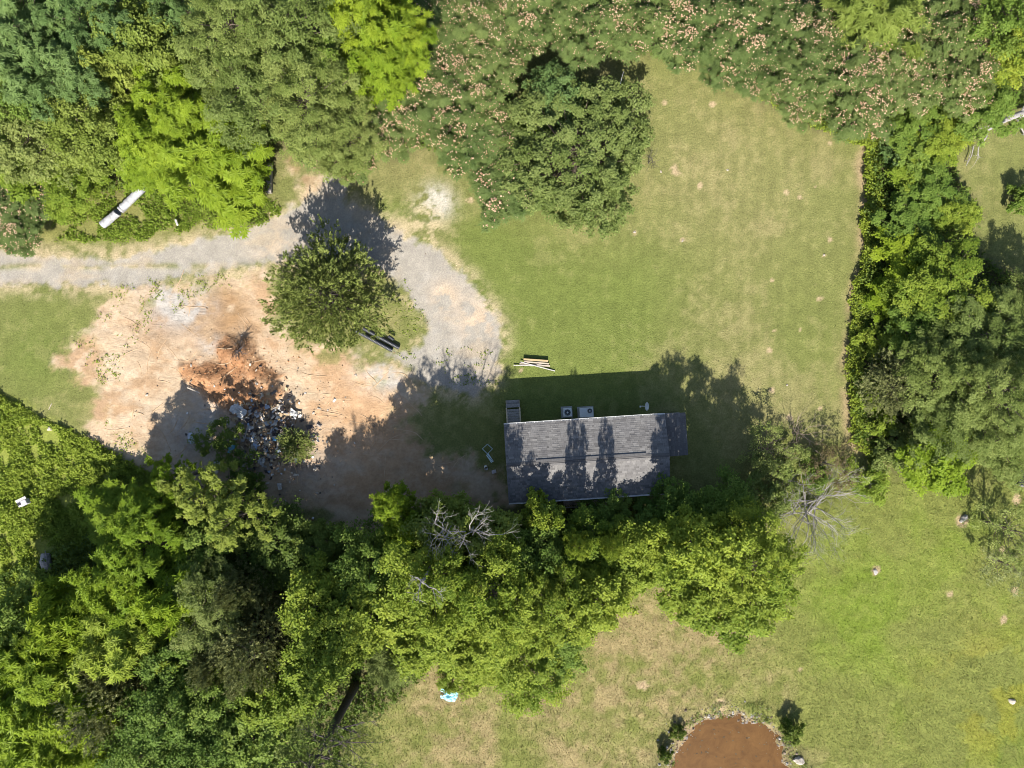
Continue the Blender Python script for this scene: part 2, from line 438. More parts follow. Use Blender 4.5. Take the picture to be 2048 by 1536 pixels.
STEP = 0.16
gx = np.arange(-47.5, 47.5 + STEP/2, STEP); gy = np.arange(-37.0, 37.0 + STEP/2, STEP)
GX, GY = np.meshgrid(gx, gy)
NX, NY = len(gx), len(gy)
fx_, fy_ = GX.ravel(), GY.ravel()
M_ = masks(fx_, fy_)
HZ = ground_height(fx_, fy_, M_)
edge_d = np.minimum(np.minimum(fx_ - gx[0], gx[-1] - fx_), np.minimum(fy_ - gy[0], gy[-1] - fy_))
HZ *= sstep(0, 3, edge_d)
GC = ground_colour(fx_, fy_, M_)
GV = np.stack([fx_, fy_, HZ], 1)
idx = np.arange(NX*NY).reshape(NY, NX)
QUADS = np.stack([idx[:-1, :-1].ravel(), idx[:-1, 1:].ravel(), idx[1:, 1:].ravel(), idx[1:, :-1].ravel()], 1)
HGRID = HZ.reshape(NY, NX)
def gz(x, y):
    i = min(max((x-gx[0])/STEP, 0), NX-2); j = min(max((y-gy[0])/STEP, 0), NY-2)
    a, b = int(i), int(j); s, t = i-a, j-b
    return float((HGRID[b, a]*(1-s)+HGRID[b, a+1]*s)*(1-t) + (HGRID[b+1, a]*(1-s)+HGRID[b+1, a+1]*s)*t)
def gzv(x, y):
    a = np.clip(((x-gx[0])/STEP+0.5).astype(int), 0, NX-1); b = np.clip(((y-gy[0])/STEP+0.5).astype(int), 0, NY-1)
    return HGRID[b, a]
def gidx(x, y):
    a = np.clip(((x-gx[0])/STEP+0.5).astype(int), 0, NX-1); b = np.clip(((y-gy[0])/STEP+0.5).astype(int), 0, NY-1)
    return b*NX + a
def spot(u, v, z=0.0):
    p = plan(u, v, 0.0); p.z = gz(p.x, p.y) + z
    return p

def ground_mat(name, lo, hi, scale, bump_s, bump_d, rough=0.95, speck=None, wave=False):
    m, nt, b = new_mat(name)
    tc = nt.nodes.new('ShaderNodeTexCoord')
    at = nt.nodes.new('ShaderNodeAttribute'); at.attribute_name = 'surface_colour'
    n = noise_node(nt, scale, 6, 0.72, 0.3, tc.outputs['Object'])
    r = ramp_node(nt, n.outputs[0], [(0.28, lo), (0.72, hi)])
    c = mix_node(nt, at.outputs['Color'], r.outputs[0], 1.0, 'MULTIPLY')
    h = n.outputs[0]
    if speck:
        vo = nt.nodes.new('ShaderNodeTexVoronoi'); vo.inputs['Scale'].default_value = speck[0]
        nt.links.new(tc.outputs['Object'], vo.inputs['Vector'])
        sr = ramp_node(nt, vo.outputs['Color'], [(0.2, speck[1]), (0.85, speck[2])])
        c = mix_node(nt, c, sr.outputs[0], 1.0, 'MULTIPLY')
    if wave:                                            # scraped and driven-over soil: smeared grooves in two directions
        for sc, rot, amt in (((1.0, 2.2, 1), 0.6, 1.0), ((2.0, 1.0, 1), -0.3, 0.8)):
            mp_ = nt.nodes.new('ShaderNodeMapping'); mp_.inputs['Scale'].default_value = sc; mp_.inputs['Rotation'].default_value = (0, 0, rot)
            nt.links.new(tc.outputs['Object'], mp_.inputs['Vector'])
            gn_ = noise_node(nt, 0.7, 7, 0.66, 2.6, mp_.outputs[0])
            ma = nt.nodes.new('ShaderNodeMath'); ma.operation = 'MULTIPLY_ADD'
            nt.links.new(gn_.outputs[0], ma.inputs[0]); ma.inputs[1].default_value = amt
            nt.links.new(h, ma.inputs[2]); h = ma.outputs[0]
    nt.links.new(c, b.inputs['Base Color'])
    b.inputs['Roughness'].default_value = rough
    b.inputs['Specular IOR Level'].default_value = 0.15
    bump(nt, b, h, bump_s, bump_d)
    return m
MAT_LAWN = ground_mat('lawn', (0.66,0.68,0.60), (1.34,1.32,1.30), 7.0, 0.9, 0.09)
MAT_GRAVEL = ground_mat('gravel', (0.85,0.85,0.85), (1.13,1.13,1.12), 9.0, 0.5, 0.04, speck=(16.0, (0.86,0.86,0.87), (1.10,1.10,1.08)))
MAT_DIRT = ground_mat('dirt', (0.84,0.81,0.78), (1.15,1.16,1.17), 3.2, 0.55, 0.10, wave=True)
MAT_CLAY = ground_mat('clay', (0.74,0.70,0.66), (1.22,1.24,1.26), 4.5, 0.9, 0.12, speck=(5.0, (0.85,0.83,0.82), (1.12,1.12,1.12)))

qc = QUADS
mm = lambda k: M_[k][qc].mean(1)
cls = np.zeros(len(qc), int)
cls[mm('dirt') > 0.5] = 2
cls[mm('gravel') > 0.5] = 1
cls[mm('clay') > 0.5] = 3
def ground_part(name, sel, mat, label, extra=None):
    q = qc[sel]
    used = np.unique(q)
    remap = np.full(len(GV), -1); remap[used] = np.arange(len(used))
    V, F, C = GV[used], remap[q], GC[used]
    if extra:
        ev, ef, ec = extra
        F = np.concatenate([F, ef + len(V)]); V = np.concatenate([V, ev]); C = np.concatenate([C, ec])
    me = np_mesh(name, V, F, colour=C, smooth=True)
    o = link_mesh(name, me, mat)
    return tag(o, label, name.replace('_', ' ').split()[-1], kind='structure')
X0, X1, Y0, Y1, FAR = gx[0], gx[-1], gy[0], gy[-1], 3000.0
ring = np.array([(X0,Y0,0),(X1,Y0,0),(X1,Y1,0),(X0,Y1,0),(-FAR,-FAR,0),(FAR,-FAR,0),(FAR,FAR,0),(-FAR,FAR,0)], float)
ringf = np.array([(4,5,1,0),(5,6,2,1),(6,7,3,2),(7,4,0,3)])
ringc = np.tile(np.array([0.12,0.125,0.04]), (8, 1))
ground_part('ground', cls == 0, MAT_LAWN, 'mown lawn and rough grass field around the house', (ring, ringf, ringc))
ground_part('gravel_driveway', cls == 1, MAT_GRAVEL, 'pale grey gravel driveway curving round the dark cedar')
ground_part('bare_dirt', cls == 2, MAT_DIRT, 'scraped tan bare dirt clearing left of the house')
ground_part('clay_heap', cls == 3, MAT_CLAY, 'low heap of orange clay on the bare dirt')

# pond
wm, wnt, wb = new_mat('muddy_water')
tcw = wnt.nodes.new('ShaderNodeTexCoord')
wnz = noise_node(wnt, 0.7, 7, 0.72, 0.9, tcw.outputs['Object'])
wr = ramp_node(wnt, wnz.outputs[0], [(0.3, (0.066,0.032,0.010)), (0.7, (0.118,0.060,0.019))])
wnt.links.new(wr.outputs[0], wb.inputs['Base Color'])
wb.inputs['Roughness'].default_value = 0.25; wb.inputs['Specular IOR Level'].default_value = 0.2
wn2 = noise_node(wnt, 6, 3, 0.5, 0, tcw.outputs['Object'])
bump(wnt, wb, wn2.outputs[0], 0.08, 0.02)
pc = plan(1460, 1560)
pv = [(pc.x, pc.y, -0.36)]
for k in range(48):
    a = 2*math.pi*k/48
    pv.append((pc.x + 6.4*math.cos(a), pc.y + 6.4*math.sin(a), -0.36))
me = bpy.data.meshes.new('pond_water')
me.from_pydata(pv, [], [(0, 1+k, 1+(k+1) % 48) for k in range(48)])
tag(link_mesh('pond_water', me, wm), 'muddy brown pond at the bottom edge of the field', 'pond', kind='structure')
# ------------------------------------------------------------------ foliage builders
UP = np.array([0.0, 0.0, 1.0])
def unit(a): return a / np.maximum(np.linalg.norm(a, axis=-1, keepdims=True), 1e-9)
def sph(rng, n): return unit(rng.normal(size=(n, 3)))

def leaf_mesh_arrays(P, T, N, L, W, droop, fold=0.25):
    """one folded diamond leaf per row"""
    B = np.cross(N, T)
    L, W, droop = (np.broadcast_to(np.asarray(a, float), (len(P),))[:, None] for a in (L, W, droop))
    mid = P + T*L*0.45
    v1 = mid + B*W + N*W*fold - UP*droop*0.25
    v3 = mid - B*W + N*W*fold - UP*droop*0.25
    v2 = P + T*L - UP*droop
    V = np.stack([P, v1, v2, v3], 1).reshape(-1, 3)
    F = np.arange(len(P)*4).reshape(-1, 4)
    return V, F

def spread(rng, cand, n):
    """pick n well separated points out of the candidates"""
    pick = [0]; d = np.linalg.norm(cand - cand[0], axis=1)
    for _ in range(n-1):
        i = int(np.argmax(d)); pick.append(i)
        d = np.minimum(d, np.linalg.norm(cand - cand[i], axis=1))
    return cand[pick]

def clump_centres(rng, n, R, V, zc, inner=0.5, low=-0.35, lobe=0.22):
    m = n*5
    z = rng.uniform(low, 1, m); az = rng.uniform(0, 2*math.pi, m)
    p1, p2 = rng.uniform(0, 6.28, 2); k1, k2 = rng.integers(2, 4), rng.integers(4, 7)
    lob = 1 + lobe*np.sin(az*k1+p1) + lobe*0.6*np.sin(az*k2+p2) + rng.normal(0, 0.05, m)
    fr = rng.uniform(inner**1.6, 1, m)**(1/1.6)
    c = np.sqrt(1-z*z)
    P = np.stack([R*0.86*lob*fr*c*np.cos(az), R*0.86*lob*fr*c*np.sin(az), zc + V*fr*z*(0.85+0.15*lob)], 1)
    return spread(rng, P, n)

def sample_in(rng, C, cr, per, flat=0.65, up_bias=0.25):
    """points near the skin of each clump, with outward directions"""
    k = len(C)
    nsub = 9                                     # twigs of a clump
    ds = unit(rng.normal(size=(k*nsub, 3)) + UP*up_bias)
    crk = np.broadcast_to(cr, (k,))
    S = np.repeat(C, nsub, 0) + ds*(np.repeat(crk, nsub)*rng.uniform(0.45, 1.25, k*nsub))[:, None]*np.array([1, 1, flat])
    ci = np.repeat(np.arange(k), per)
    si = ci*nsub + np.minimum((nsub*rng.uniform(0, 1, k*per)**1.3).astype(int), nsub-1)
    P = S[si] + rng.normal(0, 1, (k*per, 3))*(crk[ci]*0.22)[:, None]*np.array([1, 1, flat])
    d = unit((P - C[ci]) + 1e-6)
    return P, d, ci

def tangents(rng, N, out=None, bias=0.0):
    t = rng.normal(size=N.shape)
    if out is not None: t = t + out*bias
    t = t - N*np.sum(t*N, 1, keepdims=True)
    return unit(t)

def broad(rng, C, cr, per, L, W, flat=0.65, droop=0.03, upn=0.75):
    P, d, ci = sample_in(rng, C, cr, per, flat)
    N = unit(UP*upn + d*0.45 + sph(rng, len(P))*0.55)
    T = tangents(rng, N, d, 0.6)
    n = len(P)
    tint = np.clip(0.45*rng.uniform(0, 1, len(C))[ci] + 0.55*rng.beta(2, 2, n), 0, 1)
    return leaf_mesh_arrays(P, T, N, L*rng.uniform(0.7, 1.3, n), W*rng.uniform(0.75, 1.25, n), droop) + (tint,)

def rosettes(rng, C, cr, per, k, L, W, flat=0.6, droop=0.14, rise=0.25):
    P, d, ci = sample_in(rng, C, cr, per, flat, 0.5)
    A = unit(UP*0.9 + d*0.5 + sph(rng, len(P))*0.25)
    t0 = tangents(rng, A); b0 = np.cross(A, t0)
    n = len(P)
    ang = (np.arange(k)/k*2*math.pi)[None, :] + rng.uniform(0, 6.28, (n, 1)) + rng.normal(0, 0.16, (n, k))
    T = t0[:, None, :]*np.cos(ang)[..., None] + b0[:, None, :]*np.sin(ang)[..., None] + A[:, None, :]*(rise + rng.normal(0, 0.15, (n, k)))[..., None]
    T = unit(T).reshape(-1, 3)
    N = np.repeat(A, k, 0); N = unit(N - T*np.sum(N*T, 1, keepdims=True))
    PP = np.repeat(P, k, 0)
    tint = np.clip(np.repeat(0.35*rng.uniform(0, 1, len(C))[ci] + 0.35*rng.uniform(0, 1, n), k) + 0.3*rng.uniform(0, 1, n*k), 0, 1)
    return leaf_mesh_arrays(PP, T, N, L*rng.uniform(0.7, 1.25, n*k), W*rng.uniform(0.8, 1.2, n*k), droop*rng.uniform(0.4, 1.5, n*k)) + (tint,)

def spikes(rng, C, zc, cr, tips, per, L, W, length, axis_up=0.45):
    """needle sprays: each tip is a spindle of short leaves along an outward axis"""
    P, d, ci = sample_in(rng, C, cr, tips, 0.7, 0.3)
    out = unit((P - np.array([0, 0, zc]))*np.array([1, 1, 0.5]))
    A = unit(out*0.7 + UP*axis_up + sph(rng, len(P))*0.55)
    n = len(P)
    s = rng.uniform(0, 1, (n, per))
    PP = (P[:, None, :] + A[:, None, :]*(s*length)[..., None]).reshape(-1, 3)
    AA = np.repeat(A, per, 0)
    N = tangents(rng, AA)
    T = unit(AA*0.9 + np.cross(AA, N)*rng.normal(0, 0.7, (n*per, 1)) + N*rng.normal(0, 0.3, (n*per, 1)))
    N = unit(N + UP*0.6); N = unit(N - T*np.sum(N*T, 1, keepdims=True))
    ss = s.reshape(-1)
    tint = np.clip(np.repeat(0.3*rng.uniform(0, 1, len(C))[ci] + 0.35*rng.uniform(0, 1, n), per) + 0.35*rng.uniform(0, 1, n*per), 0, 1)
    return leaf_mesh_arrays(PP, T, N, L*(1.1-0.5*ss), W*(1.2-0.7*ss), 0.01) + (tint,)

def merge(parts):
    V, F, Tn, off = [], [], [], 0
    for v, f, t in parts:
        V.append(v); F.append(f+off); Tn.append(t); off += len(v)
    return np.concatenate(V), np.concatenate(F), np.concatenate(Tn)

def trunk_mesh(name, rng, C, height, r0, mat, top_z, fork=0.35, sides=7):
    mb = MB()
    lean = rng.normal(0, 0.02*height, 2)
    pts = [Vector((lean[0]*t*t, lean[1]*t*t, t*top_z - 0.15*(t == 0))) for t in (0, 0.15, 0.4, 0.7, 1.0)]
    mb.tube(pts, [r0*1.25, r0, r0*0.8, r0*0.55, r0*0.18], sides)
    for c in C:
        c = Vector(c)
        t = min(max((c.z - Vector((c.x, c.y, 0)).length*0.7)/top_z, fork*0.7), 0.92)
        s = Vector((lean[0]*t*t, lean[1]*t*t, t*top_z))
        mid = s.lerp(c, 0.5) + Vector((rng.normal(0, .12), rng.normal(0, .12), -0.12*(c-s).length + rng.normal(0, .1)))
        rr = max(0.02, r0*0.28*(1-t*0.5))
        mb.tube([s, mid, c], [rr, rr*0.65, rr*0.2], 4, cap=False)
    me = bpy.data.meshes.new(name)
    me.from_pydata(mb.v, [], mb.f); me.update()
    for p in me.polygons: p.use_smooth = True
    me.materials.append(mat)
    return me

VARIANTS = {}
def add_variant(species, R, H, crown, trunk, blossoms=None):
    VARIANTS.setdefault(species, []).append((R, H, crown, trunk, blossoms))

def blossom_mesh(rng, P, r=0.062):
    n = len(P)
    o = np.array([(1,0,0),(0,1,0),(-1,0,0),(0,-1,0),(0,0,0.75)])
    rr = r*rng.uniform(0.6, 1.35, n)
    a = rng.uniform(0, 6.28, n)
    V = np.empty((n, 5, 3))
    V[..., 0] = P[:, None, 0] + rr[:, None]*(o[None, :, 0]*np.cos(a)[:, None] - o[None, :, 1]*np.sin(a)[:, None])
    V[..., 1] = P[:, None, 1] + rr[:, None]*(o[None, :, 0]*np.sin(a)[:, None] + o[None, :, 1]*np.cos(a)[:, None])
    V[..., 2] = P[:, None, 2] + rr[:, None]*o[None, :, 2]
    base = np.array([(0,1,4),(1,2,4),(2,3,4),(3,0,4)])
    F = (np.arange(n)[:, None, None]*5 + base[None]).reshape(-1, 3)
    return np_mesh('blossoms', V.reshape(-1, 3), F, tint=np.repeat(rng.uniform(0, 1, n), 4))

def make_variant(species, seed, R, H):
    rng = np.random.default_rng(seed)
    V = H*0.34; zc = H*0.62
    area = R*R/16.0
    bark, blos = BARK, None
    if species in ('maple', 'green', 'lime'):
        k = int(46*area**0.8)+10
        C = clump_centres(rng, k, R, V, zc, 0.45, -0.45)
        cr = rng.uniform(0.5, 1.0, k)*min(1.0, R/3.2)
        L = {'maple': 0.20, 'green': 0.18, 'lime': 0.22}[species]
        parts = [broad(rng, C, cr, 400, L, L*0.35)]
    elif species == 'airy':
        k = int(30*area**0.8)+8
        C = clump_centres(rng, k, R, V, zc, 0.35, -0.5, 0.3)
        cr = rng.uniform(0.35, 0.75, k)
        parts = [rosettes(rng, C, cr, 24, 8, 0.30, 0.06, 0.6)]
    elif species == 'oak':
        k = int(60*area**0.8)+10
        C = clump_centres(rng, k, R, V, zc, 0.5, -0.4, 0.16)
        cr = rng.uniform(0.5, 0.85, k)*min(1.0, R/3.2)
        parts = [broad(rng, C, cr, 420, 0.17, 0.042, 0.6, upn=0.85)]
    elif species == 'dome':
        k = int(90*area**0.8)+10
        C = clump_centres(rng, k, R, H*0.42, H*0.5, 0.6, -0.6, 0.07)
        cr = rng.uniform(0.4, 0.7, k)
        parts = [broad(rng, C, cr, 330, 0.17, 0.055, 0.75, upn=0.85)]
    elif species == 'locust':
        k = int(44*area**0.8)+10
        C = clump_centres(rng, k, R, V, zc, 0.45, -0.4)
        cr = rng.uniform(0.6, 1.05, k)
        parts = [rosettes(rng, C, cr, 46, 8, 0.30, 0.045, 0.55)]
    elif species == 'frond':
        k = int(40*area**0.8)+10
        C = clump_centres(rng, k, R, V, zc, 0.45, -0.45)
        cr = rng.uniform(0.55, 1.0, k)
        parts = [rosettes(rng, C, cr, 42, 9, 0.40, 0.056, 0.6)]
    elif species == 'mimosa':
        k = int(70*area**0.8)+12
        C = clump_centres(rng, k, R, H*0.26, H*0.66, 0.25, -0.25, 0.2)
        cr = rng.uniform(0.45, 0.8, k)
        parts = [rosettes(rng, C, cr, 38, 7, 0.30, 0.040, 0.35, 0.05, 0.1)]
        nb = int(1700*area)
        hot = rng.uniform(0, 1, k)**2.6 + 0.03
        w = hot/hot.sum()
        ci = rng.choice(k, nb, p=w)
        d = unit(rng.normal(size=(nb, 3))*np.array([1, 1, 0.25]) + UP*0.75)
        blos = blossom_mesh(rng, C[ci] + d*(cr[ci]*rng.uniform(0.6, 1.08, nb))[:, None]*np.array([1.1, 1.1, 0.55]) + UP*0.06)
    elif species in ('cedar', 'juniper'):
        k = int(105*area**0.8)+14
        C = clump_centres(rng, k, R, H*0.40, H*0.52, 0.3, -0.75, 0.10)
        taper = 1 - 0.45*np.clip((C[:, 2]-H*0.35)/(H*0.65), 0, 1)
        C[:, :2] *= taper[:, None]*1.08
        cr = rng.uniform(0.5, 0.85, k)
        parts = [spikes(rng, C, H*0.35, cr, 24, 15, 0.21, 0.042, 0.48)]
        bark = BARK_DARK
    elif species == 'bush':
        k = int(30*area**0.8)+8
        C = clump_centres(rng, k, R, H*0.42, H*0.48, 0.4, -0.5)
        cr = rng.uniform(0.35, 0.6, k)*min(1, R/1.6)
        parts = [broad(rng, C, cr, 230, 0.17, 0.055)]
    elif species == 'pine':
        k = 46
        C = clump_centres(rng, k, R, H*0.2, H*0.80, 0.3, -0.9, 0.15)
        cr = rng.uniform(0.5, 0.8, k)
        parts = [spikes(rng, C, H*0.7, cr, 22, 15, 0.22, 0.03, 0.5)]
        bark = BARK_DARK
    elif species == 'thin':                                       # sparse sprays with the twigs showing
        k = int(34*area**0.8)+8
        C = clump_centres(rng, k, R, V, zc, 0.4, -0.5)
        cr = rng.uniform(0.35, 0.7, k)
        parts = [broad(rng, C, cr, 95, 0.15, 0.05)]
    v, f, t = merge(parts)
    crown = np_mesh('crown', v, f, tint=t)
    crown.materials.append(LEAF.get(species, LEAF['green']))
    if blos: blos.materials.append(BLOSSOM)
    r0 = {'bush': 0.05, 'thin': 0.10, 'pine': 0.30}.get(species, 0.035*R + 0.012*H)
    trunk = trunk_mesh('trunk', rng, C, H, r0, bark, H*(0.95 if species in ('pine', 'cedar', 'juniper') else 0.8))
    add_variant(species, R, H, crown, trunk, blos)

for args in (('maple', 1, 4.2, 12), ('maple', 2, 4.6, 11), ('maple', 3, 2.6, 9),
             ('green', 4, 4.2, 11), ('green', 5, 2.6, 8), ('green', 6, 3.3, 9),
             ('airy', 30, 2.8, 8), ('lime', 7, 3.4, 10), ('lime', 8, 2.0, 5),
             ('oak', 9, 4.4, 13), ('oak', 10, 3.4, 11), ('dome', 11, 5.4, 5.2), ('dome', 12, 2.2, 3.0),
             ('locust', 13, 4.0, 13), ('frond', 14, 4.6, 11), ('frond', 15, 3.2, 9), ('frond', 16, 2.0, 5),
             ('mimosa', 17, 4.2, 6.0), ('mimosa', 18, 3.6, 5.5), ('mimosa', 19, 2.3, 4.0),
             ('cedar', 20, 5.0, 7.6), ('cedar', 21, 2.2, 5), ('juniper', 22, 3.4, 9), ('juniper', 23, 2.2, 6),
             ('bush', 24, 1.6, 2.0), ('bush', 25, 1.0, 1.2), ('bush', 28, 2.2, 2.8), ('pine', 26, 2.6, 18), ('thin', 27, 2.6, 5)):
    make_variant(*args)

tree_rng = random.Random(5)
def plant(species, u, v, r, height, label, name=None, cat='tree', leaf=None, group=None, variant=None, rz=None, midf=0.62):
    """a tree or shrub whose crown centre reads at sketch (u, v) with sketch radius r"""
    if species in ('dome', 'cedar', 'bush', 'juniper'): midf = 0.5
    zc = height*midf
    p = plan(u, v, zc)
    R = 1.07*r/PPM*(CAM_H-zc)/CAM_H
    opts = VARIANTS[species]
    if variant is None:
        rank = sorted(range(len(opts)), key=lambda i: abs(math.log(R/opts[i][0])) + tree_rng.uniform(0, 0.12))
        variant = rank[0]
    vr, vh, crown, trunk, blos = opts[variant]
    names = {'cedar': 'cedar_tree', 'juniper': 'juniper_tree', 'mimosa': 'mimosa_tree', 'pine': 'pine_tree', 'bush': 'shrub', 'dome': 'broad_shrub',
             'oak': 'oak_tree', 'frond': 'sumac_tree', 'locust': 'locust_tree', 'thin': 'thin_shrub'}
    e = empty(name or names.get(species, 'leafy_tree'), (p.x, p.y, gz(p.x, p.y)), tree_rng.uniform(0, 6.28) if rz is None else rz)
    e.scale = (R/vr, R/vr, height/vh)
    tag(e, label, cat, group)
    link_mesh('trunk', trunk, None, e)
    link_mesh('crown', crown, LEAF[leaf] if leaf else None, e)
    if blos:
        b = link_mesh('blossoms', blos, None, e); b['kind'] = 'stuff'
    return e
